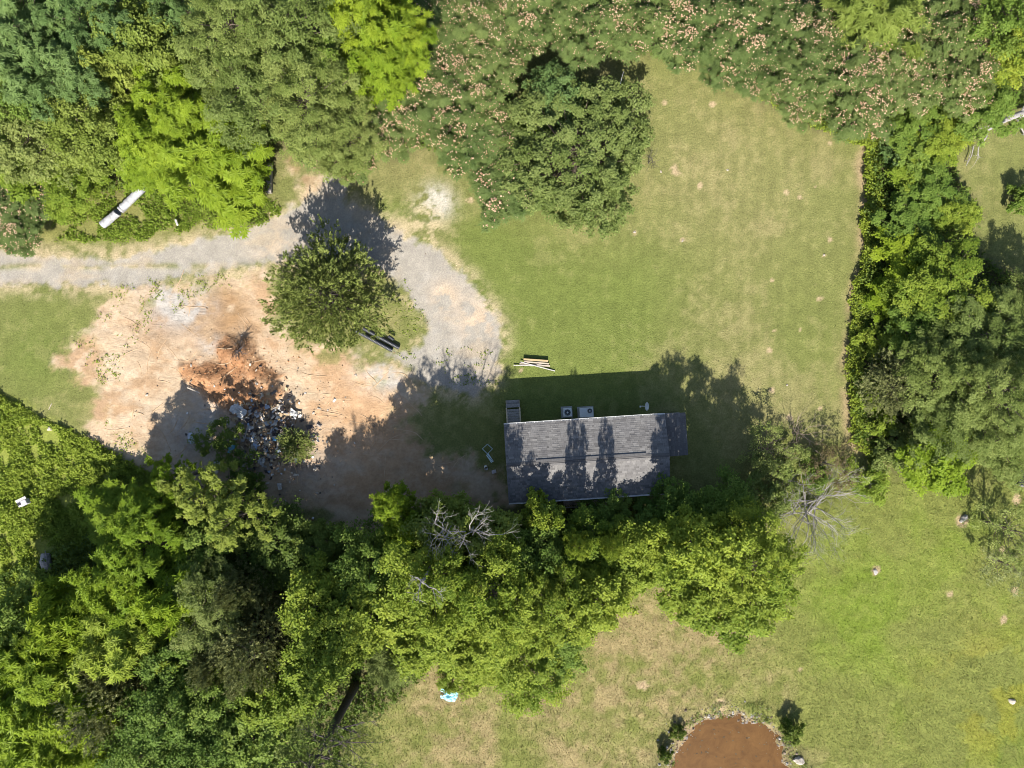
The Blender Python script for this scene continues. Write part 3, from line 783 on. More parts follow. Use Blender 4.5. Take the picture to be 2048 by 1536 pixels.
# ------------------------------------------------------------------ trees and shrubs
TOPL, TOPR, HEDG, LOWC, LOWL = ('trees above the driveway', 'mimosas along the top edge', 'trees beyond the right lawn edge', 'tall trees below the house', 'trees in the lower left wood')
for a in [
  # wood at the top left
  ('locust', 50, 70, 115, 13, 'bluish green tree in the very top left corner', TOPL, None),
  ('locust', 180, 50, 90, 12, 'bluish green feathery tree second from the top left corner', TOPL, None),
  ('locust', 120, 150, 85, 11, 'bluish green tree just below the top left corner trees', TOPL, None),
  ('locust', 375, 15, 60, 12, 'small bluish green crown at the top edge between lime and sage trees', TOPL, None),
  ('green', 20, 195, 75, 10, 'dark green leafy tree on the left edge under the bluish trees', TOPL, None),
  ('lime', 300, 95, 85, 10, 'yellow green vine-covered tree with large round leaves near top left', TOPL, None),
  ('lime', 210, 140, 55, 9, 'small pale lime tree with bare twigs beside the bluish trees', TOPL, None),
  ('lime', 370, 150, 50, 9, 'small lime green tree above the big bright sumac', TOPL, None),
  ('oak', 480, 70, 110, 13, 'sage green small-leaved tree at the top edge, leftmost of the sage trees', TOPL, None),
  ('oak', 600, 60, 100, 13, 'sage green small-leaved tree at the top edge beside the bright lime crown', TOPL, None),
  ('oak', 500, 190, 95, 11, 'sage green tree touching the upper right of the big bright sumac', TOPL, None),
  ('oak', 620, 200, 105, 11, 'large sage green tree standing above the conifer and driveway bend', TOPL, None),
  ('oak', 690, 270, 75, 8, 'darker sage green tree at the lower end of the sage trees', TOPL, 'dome'),
  ('frond', 740, 35, 100, 12, 'bright yellow green tree at the top edge left of the mimosas', TOPL, None),
  ('frond', 770, 110, 75, 11, 'vivid lime fronded tree hanging beside the first mimosa', TOPL, None),
  ('green', 670, 130, 60, 10, 'deep green tree in the gap between sage and vivid lime trees', TOPL, None),
  ('frond', 340, 240, 100, 9, 'big bright green sumac with star-shaped leaf sprays above the metal culvert', TOPL, None),
  ('frond', 412, 295, 92, 8, 'bright green sumac spreading down to the driveway bend', TOPL, None),
  ('frond', 300, 320, 60, 5, 'low bright green sumac above the culvert end', TOPL, None),
  ('frond', 472, 378, 56, 3.5, 'low bright sumac thicket beside the weathered log', TOPL, None),
  ('green', 170, 260, 85, 8, 'olive green twiggy tree left of the big bright sumac', TOPL, 'lime'),
  ('green', 60, 270, 85, 8, 'olive green twiggy tree on the left edge', TOPL, 'dome'),
  ('lime', 60, 350, 60, 4, 'low yellow green shrub on the left edge above the driveway', TOPL, 'weed'),
  ('lime', 150, 360, 62, 4, 'low yellow green shrub left of the metal culvert', TOPL, 'weed'),
  ('lime', 10, 320, 50, 5, 'yellow green shrub half out of the left edge', TOPL, 'weed'),
  # mimosas
  ('mimosa', 40, 425, 75, 3.5, 'pink-flowered mimosa on the left edge beside the driveway', TOPR, None),
  ('mimosa', 680, 290, 75, 4.5, 'pink-flowered mimosa above the driveway bend', TOPR, None),
  ('mimosa', 770, 235, 80, 5, 'mimosa with pink blossom left of the big round shrub', TOPR, None),
  ('mimosa', 870, 200, 95, 6, 'broad mimosa filling the space left of the big round shrub', TOPR, None),
  ('mimosa', 860, 70, 85, 6, 'mimosa at the top edge next to the vivid lime tree', TOPR, None),
  ('mimosa', 960, 60, 95, 6, 'mimosa at the top edge with pale pink blossom, second from left', TOPR, None),
  ('mimosa', 970, 160, 75, 5.5, 'mimosa directly up-left of the big round shrub', TOPR, None),
  ('mimosa', 930, 280, 60, 4, 'small mimosa at the lower left fringe of the grove', TOPR, None),
  ('mimosa', 985, 265, 52, 3.6, 'small mimosa tucked against the left side of the round shrub', TOPR, None),
  ('mimosa', 1010, 385, 65, 3.2, 'low flowering mimosa at the bottom left of the round shrub', TOPR, None),
  ('mimosa', 1080, 30, 80, 6, 'mimosa at the top edge above the gap beside the meter pole', TOPR, None),
  ('mimosa', 1190, 45, 85, 6, 'heavily pink mimosa at the top edge above the meter pole', TOPR, None),
  ('mimosa', 1300, 45, 90, 6, 'heavily pink mimosa at the top edge right of the meter pole', TOPR, None),
  ('mimosa', 1400, 60, 85, 6, 'pink mimosa over the upper left corner of the right lawn', TOPR, None),
  ('mimosa', 1500, 60, 90, 6, 'mimosa at the top edge, left neighbour of the lime crown', TOPR, None),
  ('mimosa', 1480, 130, 70, 4.5, 'mimosa leaning over the lawn edge at upper right', TOPR, None),
  ('mimosa', 1600, 110, 90, 6, 'mimosa with scattered pink blossom just below the lime crown', TOPR, None),
  ('mimosa', 1590, 180, 70, 4.5, 'low mimosa on the lawn edge left of the bright bramble', TOPR, None),
  ('mimosa', 1710, 150, 95, 6, 'broad dark mimosa above the lawn corner', TOPR, None),
  ('mimosa', 1800, 130, 95, 6, 'broad mimosa with pink blossom right of the lime crown', TOPR, None),
  ('mimosa', 1890, 60, 85, 6.5, 'mimosa at the top edge right of the lime crown', TOPR, None),
  ('mimosa', 1900, 160, 80, 6, 'easternmost pink mimosa beside the fallen dead tree', TOPR, None),
  ('mimosa', 1720, 225, 60, 4, 'low mimosa at the corner of the lawn and hedge', TOPR, None),
  ('frond', 1750, 25, 85, 8, 'light green tree crown among the mimosas at the top edge', TOPR, 'lime'),
  ('green', 2010, 30, 80, 9, 'dark green tree in the top right corner', TOPR, None),
  ('maple', 2040, 100, 60, 7, 'yellow green tree on the right edge below the corner', TOPR, None),
  ('green', 1960, 210, 65, 5, 'dark shrubby tree beside the fallen dead trunk', TOPR, None),
  # big round shrub and its neighbours
  ('dome', 1150, 305, 158, 5.2, 'big round olive green shrub standing alone in the lawn', None, None),
  ('dome', 1110, 190, 55, 4.4, 'grey green shrub poking out above the big round shrub', None, 'locust'),
  ('bush', 1055, 255, 26, 2.5, 'bright yellow green bush at the left flank of the round shrub', None, 'weed'),
  ('cedar', 655, 590, 118, 7.6, 'dark green cedar standing in the driveway loop', None, None),
  # hedge and trees at the right
  ('green', 1834, 265, 62, 3.5, 'dark shrub at the top of the hedge by the lawn corner', HEDG, None),
  ('maple', 1872, 290, 52, 3.5, 'bright yellow green shrub at the top of the hedge', HEDG, None),
  ('bush', 1792, 300, 36, 2.4, 'small grey green bush at the hedge top lawn side', HEDG, 'locust'),
  ('maple', 1832, 360, 52, 2.6, 'bright green shrub in the upper hedge', HEDG, 'weed'),
  ('green', 1868, 390, 58, 3.6, 'leafy green tree in the upper hedge with field behind', HEDG, None),
  ('maple', 1905, 430, 42, 3.5, 'yellow green tree bulging out of the hedge to the right', HEDG, None),
  ('green', 1824, 450, 58, 3.0, 'dark green shrub midway along the hedge', HEDG, None),
  ('maple', 1816, 520, 60, 3.0, 'bright green shrub below the middle of the hedge', HEDG, 'frond'),
  ('maple', 1889, 570, 85, 5.5, 'broad yellow green tree left of the dark round shadow', HEDG, None),
  ('maple', 1776, 600, 44, 2.2, 'light green shrub on the lawn edge above the olive juniper', HEDG, 'frond'),
  ('green', 1849, 660, 72, 4.5, 'dark leafy tree above the olive juniper', HEDG, None),
  ('bush', 1751, 680, 36, 1.6, 'small bright bush on the lawn edge of the hedge', HEDG, 'weed'),
  ('juniper', 1796, 770, 70, 4.5, 'olive coloured juniper with drooping sprays in the hedge', HEDG, None),
  ('bush', 1741, 800, 28, 1.4, 'small green bush hugging the lawn edge beside the juniper', HEDG, 'weed'),
  ('oak', 1960, 675, 88, 6.5, 'tall pale sage tree at right, uppermost of the big sage trees', HEDG, None),
  ('oak', 2045, 620, 72, 5.5, 'pale sage tree half out of the right edge', HEDG, None),
  ('oak', 1890, 760, 85, 7, 'pale sage tree immediately right of the olive juniper', HEDG, None),
  ('oak', 1990, 790, 100, 9, 'biggest pale sage tree at the right edge', HEDG, None),
  ('oak', 1890, 850, 75, 6.5, 'pale sage tree above the bright round-leaved tree', HEDG, None),
  ('oak', 2010, 880, 80, 7, 'lowest pale sage tree at the right edge', HEDG, None),
  ('maple', 1874, 915, 72, 5.5, 'bright round-leaved tree at the lower end of the hedge', HEDG, 'frond'),
  ('bush', 1784, 900, 40, 2.4, 'low pale bush at the bottom corner of the lawn', HEDG, 'oak'),
  ('bush', 1764, 850, 28, 2.0, 'tiny green bush on the lawn edge near the hedge bottom', HEDG, 'weed'),
  ('bush', 2045, 395, 24, 2.2, 'dark bush cut by the right edge in the field', None, 'green'),
  ('thin', 2030, 1060, 70, 6, 'thin dark tree on the right edge above the field', None, 'dome'),
  ('thin', 2020, 1130, 55, 4, 'grey twiggy shrub on the right edge', None, 'juniper'),
  # shrubs between house and hedge
  ('thin', 1535, 900, 52, 3.2, 'sparse brownish shrub at the lower corner of the lawn', None, 'dome'),
  ('bush', 1560, 950, 54, 2.6, 'light green shrub left of the bare grey tree', None, 'oak'),
  ('bush', 1535, 1000, 40, 3, 'pale green shrub between the yellow green tree and bare grey tree', None, 'oak'),
  ('thin', 1665, 930, 48, 3.2, 'brown twiggy shrub above the bare grey tree', None, 'brown'),
  ('bush', 1630, 950, 30, 2.4, 'small dark green shrub behind the bare grey tree', None, 'green'),
  ('bush', 1735, 965, 40, 1.6, 'low green weeds bush at the start of the south field', None, 'weed'),
  # tall trees south of the house
  ('maple', 1500, 1120, 88, 11, 'large yellow green tree at the right end of the row', LOWC, None),
  ('maple', 1388, 1095, 76, 12, 'yellow green tree below the right half of the house', LOWC, None),
  ('maple', 1440, 1120, 88, 6.5, 'lower yellow green tree between the two tall ones at the right end', LOWC, None),
  ('maple', 1330, 1110, 62, 6.5, 'lower yellow green tree left of the tall pair', LOWC, None),
  ('maple', 1480, 1210, 75, 8, 'low yellow green tree reaching down into the field', LOWC, None),
  ('maple', 1390, 1180, 70, 8, 'yellow green tree above the straw-coloured notch in the field', LOWC, None),
  ('green', 1430, 1030, 75, 5.5, 'darker green tree by the lower right corner of the house', LOWC, None),
  ('green', 1330, 1025, 60, 5.5, 'shaded green tree just below the right end of the roof', LOWC, None),
  ('green', 1205, 1035, 55, 4.5, 'dark green tree in the shade below the middle of the roof', LOWC, None),
  ('maple', 1205, 1110, 92, 7.0, 'yellow green tree below the middle of the house', LOWC, None),
  ('lime', 1085, 1035, 40, 7.0, 'slim light green tree overlapping the lower left roof corner', LOWC, 'maple'),
  ('maple', 1075, 1120, 90, 7.5, 'green tree in the row below the left roof corner', LOWC, 'green'),
  ('maple', 1152, 1085, 24, 11.0, 'slender tree top below the middle of the roof, left of two', LOWC, None),
  ('maple', 1215, 1085, 22, 10.8, 'slender tree top below the middle of the roof, right of two', LOWC, None),
  ('lime', 910, 1050, 70, 9.5, 'light yellow green tree with bare grey branches left of the house', LOWC, None),
  ('lime', 960, 1080, 60, 9.5, 'light green tree among bare grey branches near the house', LOWC, None),
  ('maple', 790, 1000, 36, 8.5, 'slim bright green column standing out over the bare dirt', LOWC, 'frond'),
  ('maple', 815, 1055, 42, 8, 'bright green tree just below the slim column', LOWC, 'frond'),
  ('maple', 930, 1130, 62, 8, 'green tree in the gap just below the bare grey limbs', LOWC, None),
  ('maple', 1010, 1100, 60, 7.5, 'green tree just left of the roof corner row', LOWC, None),
  ('maple', 1140, 1150, 62, 7.5, 'green tree between the two central trees below the roof', LOWC, None),
  ('maple', 1270, 1090, 62, 7, 'green tree below the right third of the roof', LOWC, None),
  ('maple', 1260, 1130, 55, 6.5, 'yellow green tree directly above the straw notch', LOWC, None),
  ('maple', 820, 1210, 62, 8, 'green tree filling the canopy left of centre', LOWC, None),
  ('maple', 1010, 1255, 62, 8, 'green tree in the lower middle of the canopy', LOWC, None),
  ('maple', 920, 1215, 62, 9, 'yellow green tree just below the canopy centre', LOWC, None),
  ('maple', 1000, 1320, 48, 6, 'small green tree left of the lowest canopy tip', LOWC, None),
  ('maple', 700, 1260, 58, 8, 'green tree above the pine and left of centre', LOWC, None),
  ('frond', 190, 1230, 62, 8, 'green sumac left of the vivid ones near the weedy patch', LOWL, None),
  ('frond', 340, 1180, 60, 8.5, 'green sumac between the vivid ones and the dull olive tree', LOWL, None),
  ('frond', 100, 1310, 62, 8, 'bright sumac filling the wood near the left edge', LOWL, None),
  ('green', 390, 1140, 55, 7, 'green tree below the airy trees at the debris', LOWL, None),
  ('maple', 870, 1160, 92, 13, 'bright green tree in the centre of the lower canopy', LOWC, None),
  ('maple', 980, 1180, 95, 13, 'broad yellow green tree right of the lower canopy centre', LOWC, None),
  ('maple', 1100, 1215, 85, 10, 'yellow green tree facing the straw-coloured field', LOWC, None),
  ('maple', 1180, 1200, 70, 9, 'yellow green tree at the canopy edge above the straw notch', LOWC, None),
  ('green', 1060, 1330, 85, 8, 'mid green tree at the lowest tip of the canopy', LOWC, 'maple'),
  ('green', 1110, 1280, 62, 7.5, 'mid green tree near the right side of the lowest tip', LOWC, None),
  ('maple', 960, 1270, 72, 9, 'yellow green tree above the blue tarp', LOWC, None),
  ('maple', 860, 1260, 75, 9, 'green tree up-left of the blue tarp', LOWC, None),
  ('green', 740, 1140, 80, 9, 'dark green tree below the shaded dirt', LOWC, None),
  ('maple', 740, 1220, 82, 10, 'green tree left of the lower canopy centre', LOWC, None),
  ('maple', 640, 1210, 72, 10, 'yellow green tree beside the dark gap in the canopy', LOWC, 'maple'),
  ('maple', 645, 1298, 78, 9, 'yellow green tree above the bare pine trunk', LOWC, None),
  ('oak', 785, 1300, 62, 7, 'fine-leaved dusky green tree right of the pine trunk', LOWC, 'dome'),
  ('bush', 905, 1362, 30, 2.0, 'low bright bush just above the blue tarp', None, 'weed'),
  ('bush', 940, 1340, 40, 1.8, 'low green bush up-right of the blue tarp', None, 'weed'),
  # lower left wood
  ('frond', 250, 1045, 76, 3.2, 'vivid yellow green sumac nearest the dirt at lower left', LOWL, None),
  ('frond', 290, 1110, 105, 9, 'largest vivid yellow green sumac in the lower left', LOWL, None),
  ('frond', 250, 1180, 72, 9, 'vivid sumac below the largest one', LOWL, None),
  ('airy', 420, 985, 66, 8.2, 'airy yellow green tree touching the shaded dirt', LOWL, 'lime'),
  ('airy', 482, 1030, 62, 9, 'airy yellow green tree at the edge of the debris', LOWL, 'lime'),
  ('airy', 352, 958, 46, 6.5, 'small yellow green tree at the wood corner by the dirt', LOWL, 'frond'),
  ('green', 420, 1085, 58, 7, 'mid green tree right of the largest vivid sumac', LOWL, None),
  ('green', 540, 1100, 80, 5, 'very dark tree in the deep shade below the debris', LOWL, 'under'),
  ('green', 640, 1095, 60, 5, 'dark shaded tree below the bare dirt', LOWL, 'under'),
  ('oak', 420, 1205, 80, 9, 'dull olive tree in the middle of the lower left wood', LOWL, 'dome'),
  ('juniper', 490, 1170, 42, 9, 'slim olive juniper beside the dark gap', LOWL, None),
  ('frond', 250, 1270, 85, 9, 'mid green fronded tree below the vivid sumacs', LOWL, 'weed'),
  ('frond', 130, 1250, 60, 8, 'green fronded tree above the lower left corner', LOWL, None),
  ('green', 50, 1240, 70, 8, 'dark green tree on the left edge under the weedy patch', LOWL, None),
  ('frond', 60, 1340, 90, 9, 'bright fronded tree on the left edge', LOWL, None),
  ('frond', 140, 1400, 85, 9, 'bright fronded tree second from the lower left corner', LOWL, None),
  ('frond', 50, 1460, 90, 9, 'bright yellow green tree in the lower left corner', LOWL, None),
  ('frond', 170, 1490, 70, 8, 'yellow green tree at the bottom edge near the left corner', LOWL, None),
  ('juniper', 215, 1400, 95, 9, 'large grey olive juniper near the bottom left', LOWL, None),
  ('juniper', 240, 1330, 60, 8, 'brownish olive juniper above the large grey one', LOWL, None),
  ('juniper', 520, 1290, 85, 10, 'big dull olive juniper in the lower wood', LOWL, None),
  ('juniper', 450, 1310, 48, 9, 'slim dull olive juniper left of the big one', LOWL, None),
  ('green', 350, 1320, 65, 8, 'green tree between the olive junipers', LOWL, None),
  ('green', 340, 1420, 85, 9, 'deep green tree right of the large grey juniper', LOWL, None),
  ('green', 440, 1400, 80, 8, 'deep green tree at the bottom of the wood', LOWL, None),
  ('green', 300, 1500, 80, 9, 'deep green tree at the bottom edge', LOWL, None),
  ('green', 420, 1500, 80, 9, 'deep green tree at the bottom edge, second from the pine', LOWL, None),
  ('maple', 525, 1470, 80, 8, 'green tree at the bottom edge left of the pine trunk', LOWL, 'green'),
  ('maple', 562, 1385, 70, 8, 'yellow green tree left of the bare pine trunk', LOWL, None),
  # shrubs on the dirt and round the pond
  ('cedar', 592, 890, 29, 1.5, 'small cedar bush at the right side of the debris', None, None),
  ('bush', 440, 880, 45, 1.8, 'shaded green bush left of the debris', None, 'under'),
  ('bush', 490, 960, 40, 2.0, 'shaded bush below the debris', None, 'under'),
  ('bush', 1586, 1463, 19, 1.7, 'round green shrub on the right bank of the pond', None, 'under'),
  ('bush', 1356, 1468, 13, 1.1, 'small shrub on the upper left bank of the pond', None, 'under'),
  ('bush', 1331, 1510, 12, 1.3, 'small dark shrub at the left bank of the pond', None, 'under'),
]:
    sp, u, v, r, h, lab, grp, leaf = a
    plant(sp, u, v, r, h, lab, cat='shrub' if sp in ('bush', 'dome', 'thin') else 'tree', leaf=leaf, group=grp)

# pine whose bare trunk shows at the bottom edge
pine = plant('pine', 0, 0, 10, 18, 'tall dark pine with a bare leaning trunk at the bottom edge', cat='tree', leaf='cedar')
pb = spot(712, 1368); pine.location = pb; pine.scale = (1.15, 1.15, 1.0)
rng = np.random.default_rng(77)
brm, ndl = MB(), []
for k, (z, az, L) in enumerate([(6.8,-0.15,2.6),(7.6,0.35,3.0),(8.3,-0.5,2.8),(9.0,0.1,3.4),(9.6,-0.9,2.6),(10.2,0.5,2.8),(8.8,2.9,1.8),(10.8,-0.2,3.0),(7.2,-0.7,2.2),(9.9,2.5,1.6)]):
    p0 = Vector((0, 0, z)); d = Vector((math.cos(az), math.sin(az), 0.12))
    pts = [p0 + d*L*t + Vector((rng.normal(0,.08), rng.normal(0,.08), -0.25*t*t)) for t in (0, .35, .7, 1.0)]
    brm.tube(pts, [0.07, 0.05, 0.03, 0.01], 5)
    for j in range(9):
        t = rng.uniform(0.35, 1.0); a2 = az + rng.choice([-1, 1])*rng.uniform(0.4, 0.9)
        q0 = p0 + d*L*t - Vector((0, 0, 0.25*t*t)); q1 = q0 + Vector((math.cos(a2), math.sin(a2), rng.uniform(-.1, .15)))*rng.uniform(.4, 1.0)
        brm.tube([q0, q0.lerp(q1, .5)+Vector((0, 0, .05)), q1], [0.022, 0.014, 0.005], 4)
        ndl.append(np.array(q1)); ndl.append(np.array(q0.lerp(q1, 0.6)))
brm.build('branches', BARK_DARK, pine)
v_, f_, t_ = spikes(rng, np.array(ndl), 6.0, 0.22, 5, 7, 0.18, 0.02, 0.3)
link_mesh('needles', np_mesh('needles', v_, f_, tint=t_), LEAF['cedar'], pine)

# bare trees: forked grey limbs
def bare_tree(rng, H, R, n_main, depth=4, up=0.5, r0=0.09):
    mb = MB()
    def grow(p, d, L, r, k):
        q = p + d*L*0.5 + Vector(rng.normal(0, L*0.06, 3)); e = q + (d + Vector(rng.normal(0, .16, 3))).normalized()*L*0.5
        mb.tube([p, q, e], [r, r*0.8, r*0.58], 5 if k > 2 else 3, cap=False)
        if k == 0: return
        for _ in range(rng.integers(2, 4)):
            nd = (d + Vector(rng.normal(0, 0.48, 3)) + Vector((0, 0, 0.08))).normalized()
            grow(e if rng.uniform() < .65 else q, nd, L*rng.uniform(.55, .85), r*0.58, k-1)
    for i in range(n_main):
        a = 2*math.pi*i/n_main + rng.normal(0, .25)
        d = Vector((math.cos(a), math.sin(a), up + rng.normal(0, .2))).normalized()
        grow(Vector((0, 0, 0.25)) + Vector((rng.normal(0, R*.1), rng.normal(0, R*.1), abs(rng.normal(0, .3)))), d, R*0.42, r0, depth)
    mb.tube([(0, 0, -0.2), (0, 0, 0.5)], [r0*2.2, r0*1.6], 7)
    return mb
def add_bare(u, v, z, H, R, n, label, seed, mat=DEADWOOD, name='bare_tree', depth=4, up=0.5, r0=0.09, cat='tree', base_z=None, stem=True):
    p = plan(u, v, z)
    e = empty(name, (p.x, p.y, gz(p.x, p.y)))
    tag(e, label, cat)
    b = bare_tree(np.random.default_rng(seed), H, R, n, depth, up, r0).build('branches', mat, e)
    if base_z:
        b.location.z = base_z
        MB().tube([(0, 0, -.2), (0.1, 0.05, base_z*.5), (0, 0, base_z+.3)], [r0*2.4, r0*2, r0*1.7], 7).build('trunk', mat, e)
    return e
add_bare(1625, 1015, 1.5, 5, 4.4, 17, 'bare grey dead tree spreading over the south field', 3, up=0.42, r0=0.058, depth=5)
add_bare(940, 1075, 10.5, 3, 2.7, 7, 'bare grey limbs rising among the light green trees left of the house', 4, base_z=8.3, up=0.9, r0=0.05, cat='tree', name='dead_tree')
add_bare(880, 1070, 10.5, 3, 2.4, 6, 'bare pale limbs above the slim green column tree', 14, base_z=8.3, up=0.9, r0=0.045, cat='tree', name='dead_tree')
add_bare(845, 1165, 12.5, 3, 1.9, 4, 'few bare pale limbs in the centre of the lower canopy', 15, base_z=11.9, up=0.9, depth=3, r0=0.05, name='dead_tree')
add_bare(1590, 868, 0.5, 3, 2.6, 10, 'leafless twig shrub on the lower edge of the lawn', 5, mat=TWIG, name='bare_shrub', up=1.0, r0=0.022, cat='shrub', depth=3)
add_bare(1545, 905, 0.5, 3, 2.4, 9, 'brown twiggy shrub stems beside the shaded lawn', 6, mat=TWIG, name='bare_shrub', up=1.2, r0=0.025, cat='shrub', depth=3)
add_bare(1302, 318, 1.0, 2, 1.1, 8, 'small dark leafless sprig at the right of the round shrub', 8, mat=BARK_DARK, name='bare_shrub', up=0.5, r0=0.02, cat='shrub', depth=3)
add_bare(478, 702, 1.2, 2, 0.9, 14, 'dark brush of cut twigs on top of the orange clay heap', 9, mat=BARK_DARK, name='brush_pile', up=0.02, r0=0.035, cat='brush', depth=3)
for o in col.objects:
    if o.name.startswith('brush_pile'): o.location.z -= 0.1

# fallen dead tree at the right edge
ft = empty('fallen_tree', spot(1990, 250)); tag(ft, 'fallen grey dead tree with broken limbs at the right edge', 'tree')
MB().tube([(3.2, 1.1, 1.0), (1.5, 0.5, 1.1), (0, 0, 1.3), (-1.6, -0.9, 1.2)], [0.34, 0.30, 0.24, 0.14], 9).build('trunk', DEADWOOD, ft, smooth=True)
fb = MB(); r_ = np.random.default_rng(12)
for (a, b, rr) in [((0.3,.1,1.3),(-0.6,1.2,1.8),.09),((-0.6,1.2,1.8),(-1.5,1.5,1.9),.05),((1.2,.4,1.2),(1.6,1.9,1.8),.1),((1.6,1.9,1.8),(1.5,2.8,2.1),.07),
                   ((-1.4,-.8,1.2),(-2.0,-2.2,.9),.08),((-2.0,-2.2,.9),(-1.7,-3.0,.4),.05),((-1.0,-.5,1.2),(-2.4,-.8,1.0),.06),((1.0,.3,1.1),(1.8,-1.0,.8),.1),((1.8,-1.0,.8),(2.7,-1.5,.5),.09),
                   ((-.9,-.4,1.2),(-1.9,.7,1.6),.05),((-2.2,-2.0,.6),(-2.6,-3.5,.25),.05)]:
    m_ = (Vector(a)+Vector(b))/2 + Vector(r_.normal(0, .1, 3))
    fb.tube([a, m_, b], [rr, rr*.8, rr*.45], 6)
    for _ in range(4):
        s = Vector(a).lerp(Vector(b), r_.uniform(.4, 1)); e_ = s + Vector(r_.normal(0, .45, 3))
        fb.tube([s, (s+e_)/2 + Vector(r_.normal(0, .05, 3)), e_], [.02, .014, .005], 4)
fb.build('limbs', DEADWOOD, ft)

# ------------------------------------------------------------------ uncountable growth: undergrowth, weeds, grass
def scatter_in(rng, poly, dens, inset=0.0):
    P = np.array([((u-1024)/PPM, (768-v)/PPM) for u, v in poly])
    x0, y0 = np.maximum(P.min(0), [-46.5, -36]); x1, y1 = np.minimum(P.max(0), [46.5, 36])
    n = int((x1-x0)*(y1-y0)*dens)
    x, y = rng.uniform(x0, x1, n), rng.uniform(y0, y1, n)
    ok = poly_sdf(x, y, poly) + (fbm(x, y, 1.2, 91, 3)-.5)*1.4 > inset
    return x[ok], y[ok]
def undergrowth(name, polys, dens, hmax, L, W, mat, label, seed, cat='undergrowth', k=5, patch=2.2, cut=0.30):
    rng = np.random.default_rng(seed)
    xs, ys = zip(*[scatter_in(rng, p, dens) for p in polys])
    x, y = np.concatenate(xs), np.concatenate(ys)
    hh = fbm(x, y, patch, seed, 4, 0.6)
    ok = hh > cut; x, y, hh = x[ok], y[ok], hh[ok]
    z = gzv(x, y) + np.clip((hh-cut)*2.2, 0.05, 1)*hmax*rng.uniform(0.35, 1, len(x))
    P = np.stack([x, y, z], 1)
    n = len(P)
    P = np.repeat(P, k, 0) + rng.normal(0, 0.07, (n*k, 3))
    N = unit(UP*0.8 + sph(rng, n*k)*0.75)
    T = tangents(rng, N)
    tint = np.clip(np.repeat(0.55*fbm(x, y, 1.4, seed+5, 3)+0.2*rng.uniform(0, 1, n), k) + 0.35*rng.uniform(0, 1, n*k), 0, 1)
    V, F = leaf_mesh_arrays(P, T, N, L*rng.uniform(.6, 1.3, n*k), W*rng.uniform(.7, 1.3, n*k), 0.03)
    return tag(link_mesh(name, np_mesh(name, V, F, tint=tint), mat), label, cat, kind='stuff')
undergrowth('weed_thicket', [WEEDS_LOW], 75, 0.9, 0.20, 0.062, LEAF['weed'], 'bright green weed thicket on the left edge below the dirt', 101, 'weeds', k=6, cut=0.40, patch=1.2)
undergrowth('bank_weeds', [BANK], 55, 0.6, 0.19, 0.055, LEAF['weed'], 'olive and green weeds on the bank above the driveway', 102, 'weeds', k=5, cut=0.42, patch=1.3)
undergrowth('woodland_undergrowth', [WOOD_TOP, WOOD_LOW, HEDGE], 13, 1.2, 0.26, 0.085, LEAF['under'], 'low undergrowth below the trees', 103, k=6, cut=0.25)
LAWN_EDGE = [(1360,110),(1400,100),(1560,200),(1660,250),(1745,262),(1745,300),(1690,285),(1600,240),(1530,200),(1440,150)]
HEDGE_FRONT = [(1750,255),(1765,255),(1755,330),(1765,420),(1735,600),(1715,750),(1725,880),(1780,930),(1740,930),(1697,880),(1688,750),(1703,600),(1728,420),(1720,330)]
undergrowth('hedge_brambles', [HEDGE_FRONT, LAWN_EDGE], 70, 0.8, 0.18, 0.055, LEAF['weed'], 'light green brambles along the upper right edge of the lawn', 104, 'brambles', k=5, cut=0.2)
DIRT_WEEDS = [(235,560),(330,560),(420,545),(500,540),(430,580),(330,650),(300,680),(240,670),(180,690),(190,620)]
undergrowth('dirt_weeds', [DIRT_WEEDS, [(820,700),(860,640),(830,590),(800,560),(785,600),(800,690)], [(150,680),(260,690),(240,760),(190,780)], [(200,800),(300,900),(330,960),(230,900)], [(790,690),(1000,700),(990,770),(860,770)]],
            14, 0.12, 0.13, 0.04, LEAF['weed'], 'scattered weeds at the edges of the dirt and gravel', 105, 'weeds', k=6, patch=1.1, cut=0.52)

def grass(name, poly, dens, h, w, label, seed, cond):
    rng = np.random.default_rng(seed)
    x, y = scatter_in(rng, poly, dens)
    gi = gidx(x, y)
    ok = cond(gi) & (rng.uniform(0, 1, len(x)) < 0.35+1.0*fbm(x, y, 1.1, seed, 4, .65)**1.3)
    x, y, gi = x[ok], y[ok], gi[ok]; n = len(x)
    c = GC[gi]*rng.uniform(0.75, 1.5, (n, 1))*(1+rng.normal(0, .06, (n, 3)))
    P = np.stack([x, y, HZ[gi] - 0.01], 1)
    a = rng.uniform(0, 6.28, n); hh = h*rng.uniform(.5, 1.4, n); ww = w*rng.uniform(.6, 1.3, n)
    D = np.stack([np.cos(a), np.sin(a), np.zeros(n)], 1); S = np.stack([-np.sin(a), np.cos(a), np.zeros(n)], 1)
    v = np.stack([P - S*ww[:, None], P + S*ww[:, None], P + D*(hh*rng.uniform(.3, 1.1, n))[:, None] + UP*hh[:, None]], 1)
    me = np_mesh(name, v.reshape(-1, 3), np.arange(n*3).reshape(-1, 3), colour=np.clip(c, 0, .9))
    return tag(link_mesh(name, me, MAT_BLADE), label, 'grass', kind='stuff')
MAT_BLADE, nt_, b_ = new_mat('grass_blade')
at_ = nt_.nodes.new('ShaderNodeAttribute'); at_.attribute_name = 'surface_colour'
nt_.links.new(at_.outputs['Color'], b_.inputs['Base Color']); b_.inputs['Roughness'].default_value = 0.8; b_.inputs['Specular IOR Level'].default_value = 0.15
FRAME = [(-40,-40),(2090,-40),(2090,1576),(-40,1576)]
lowmask = (M_['south'] > .5) & (M_['pond'] < -0.3)
lawnm = (M_['south'] <= .5) & (M_['gravel'] < .4) & (M_['dirt'] < .4) & (M_['wood'] < .6) & (M_['weeds'] < .5)
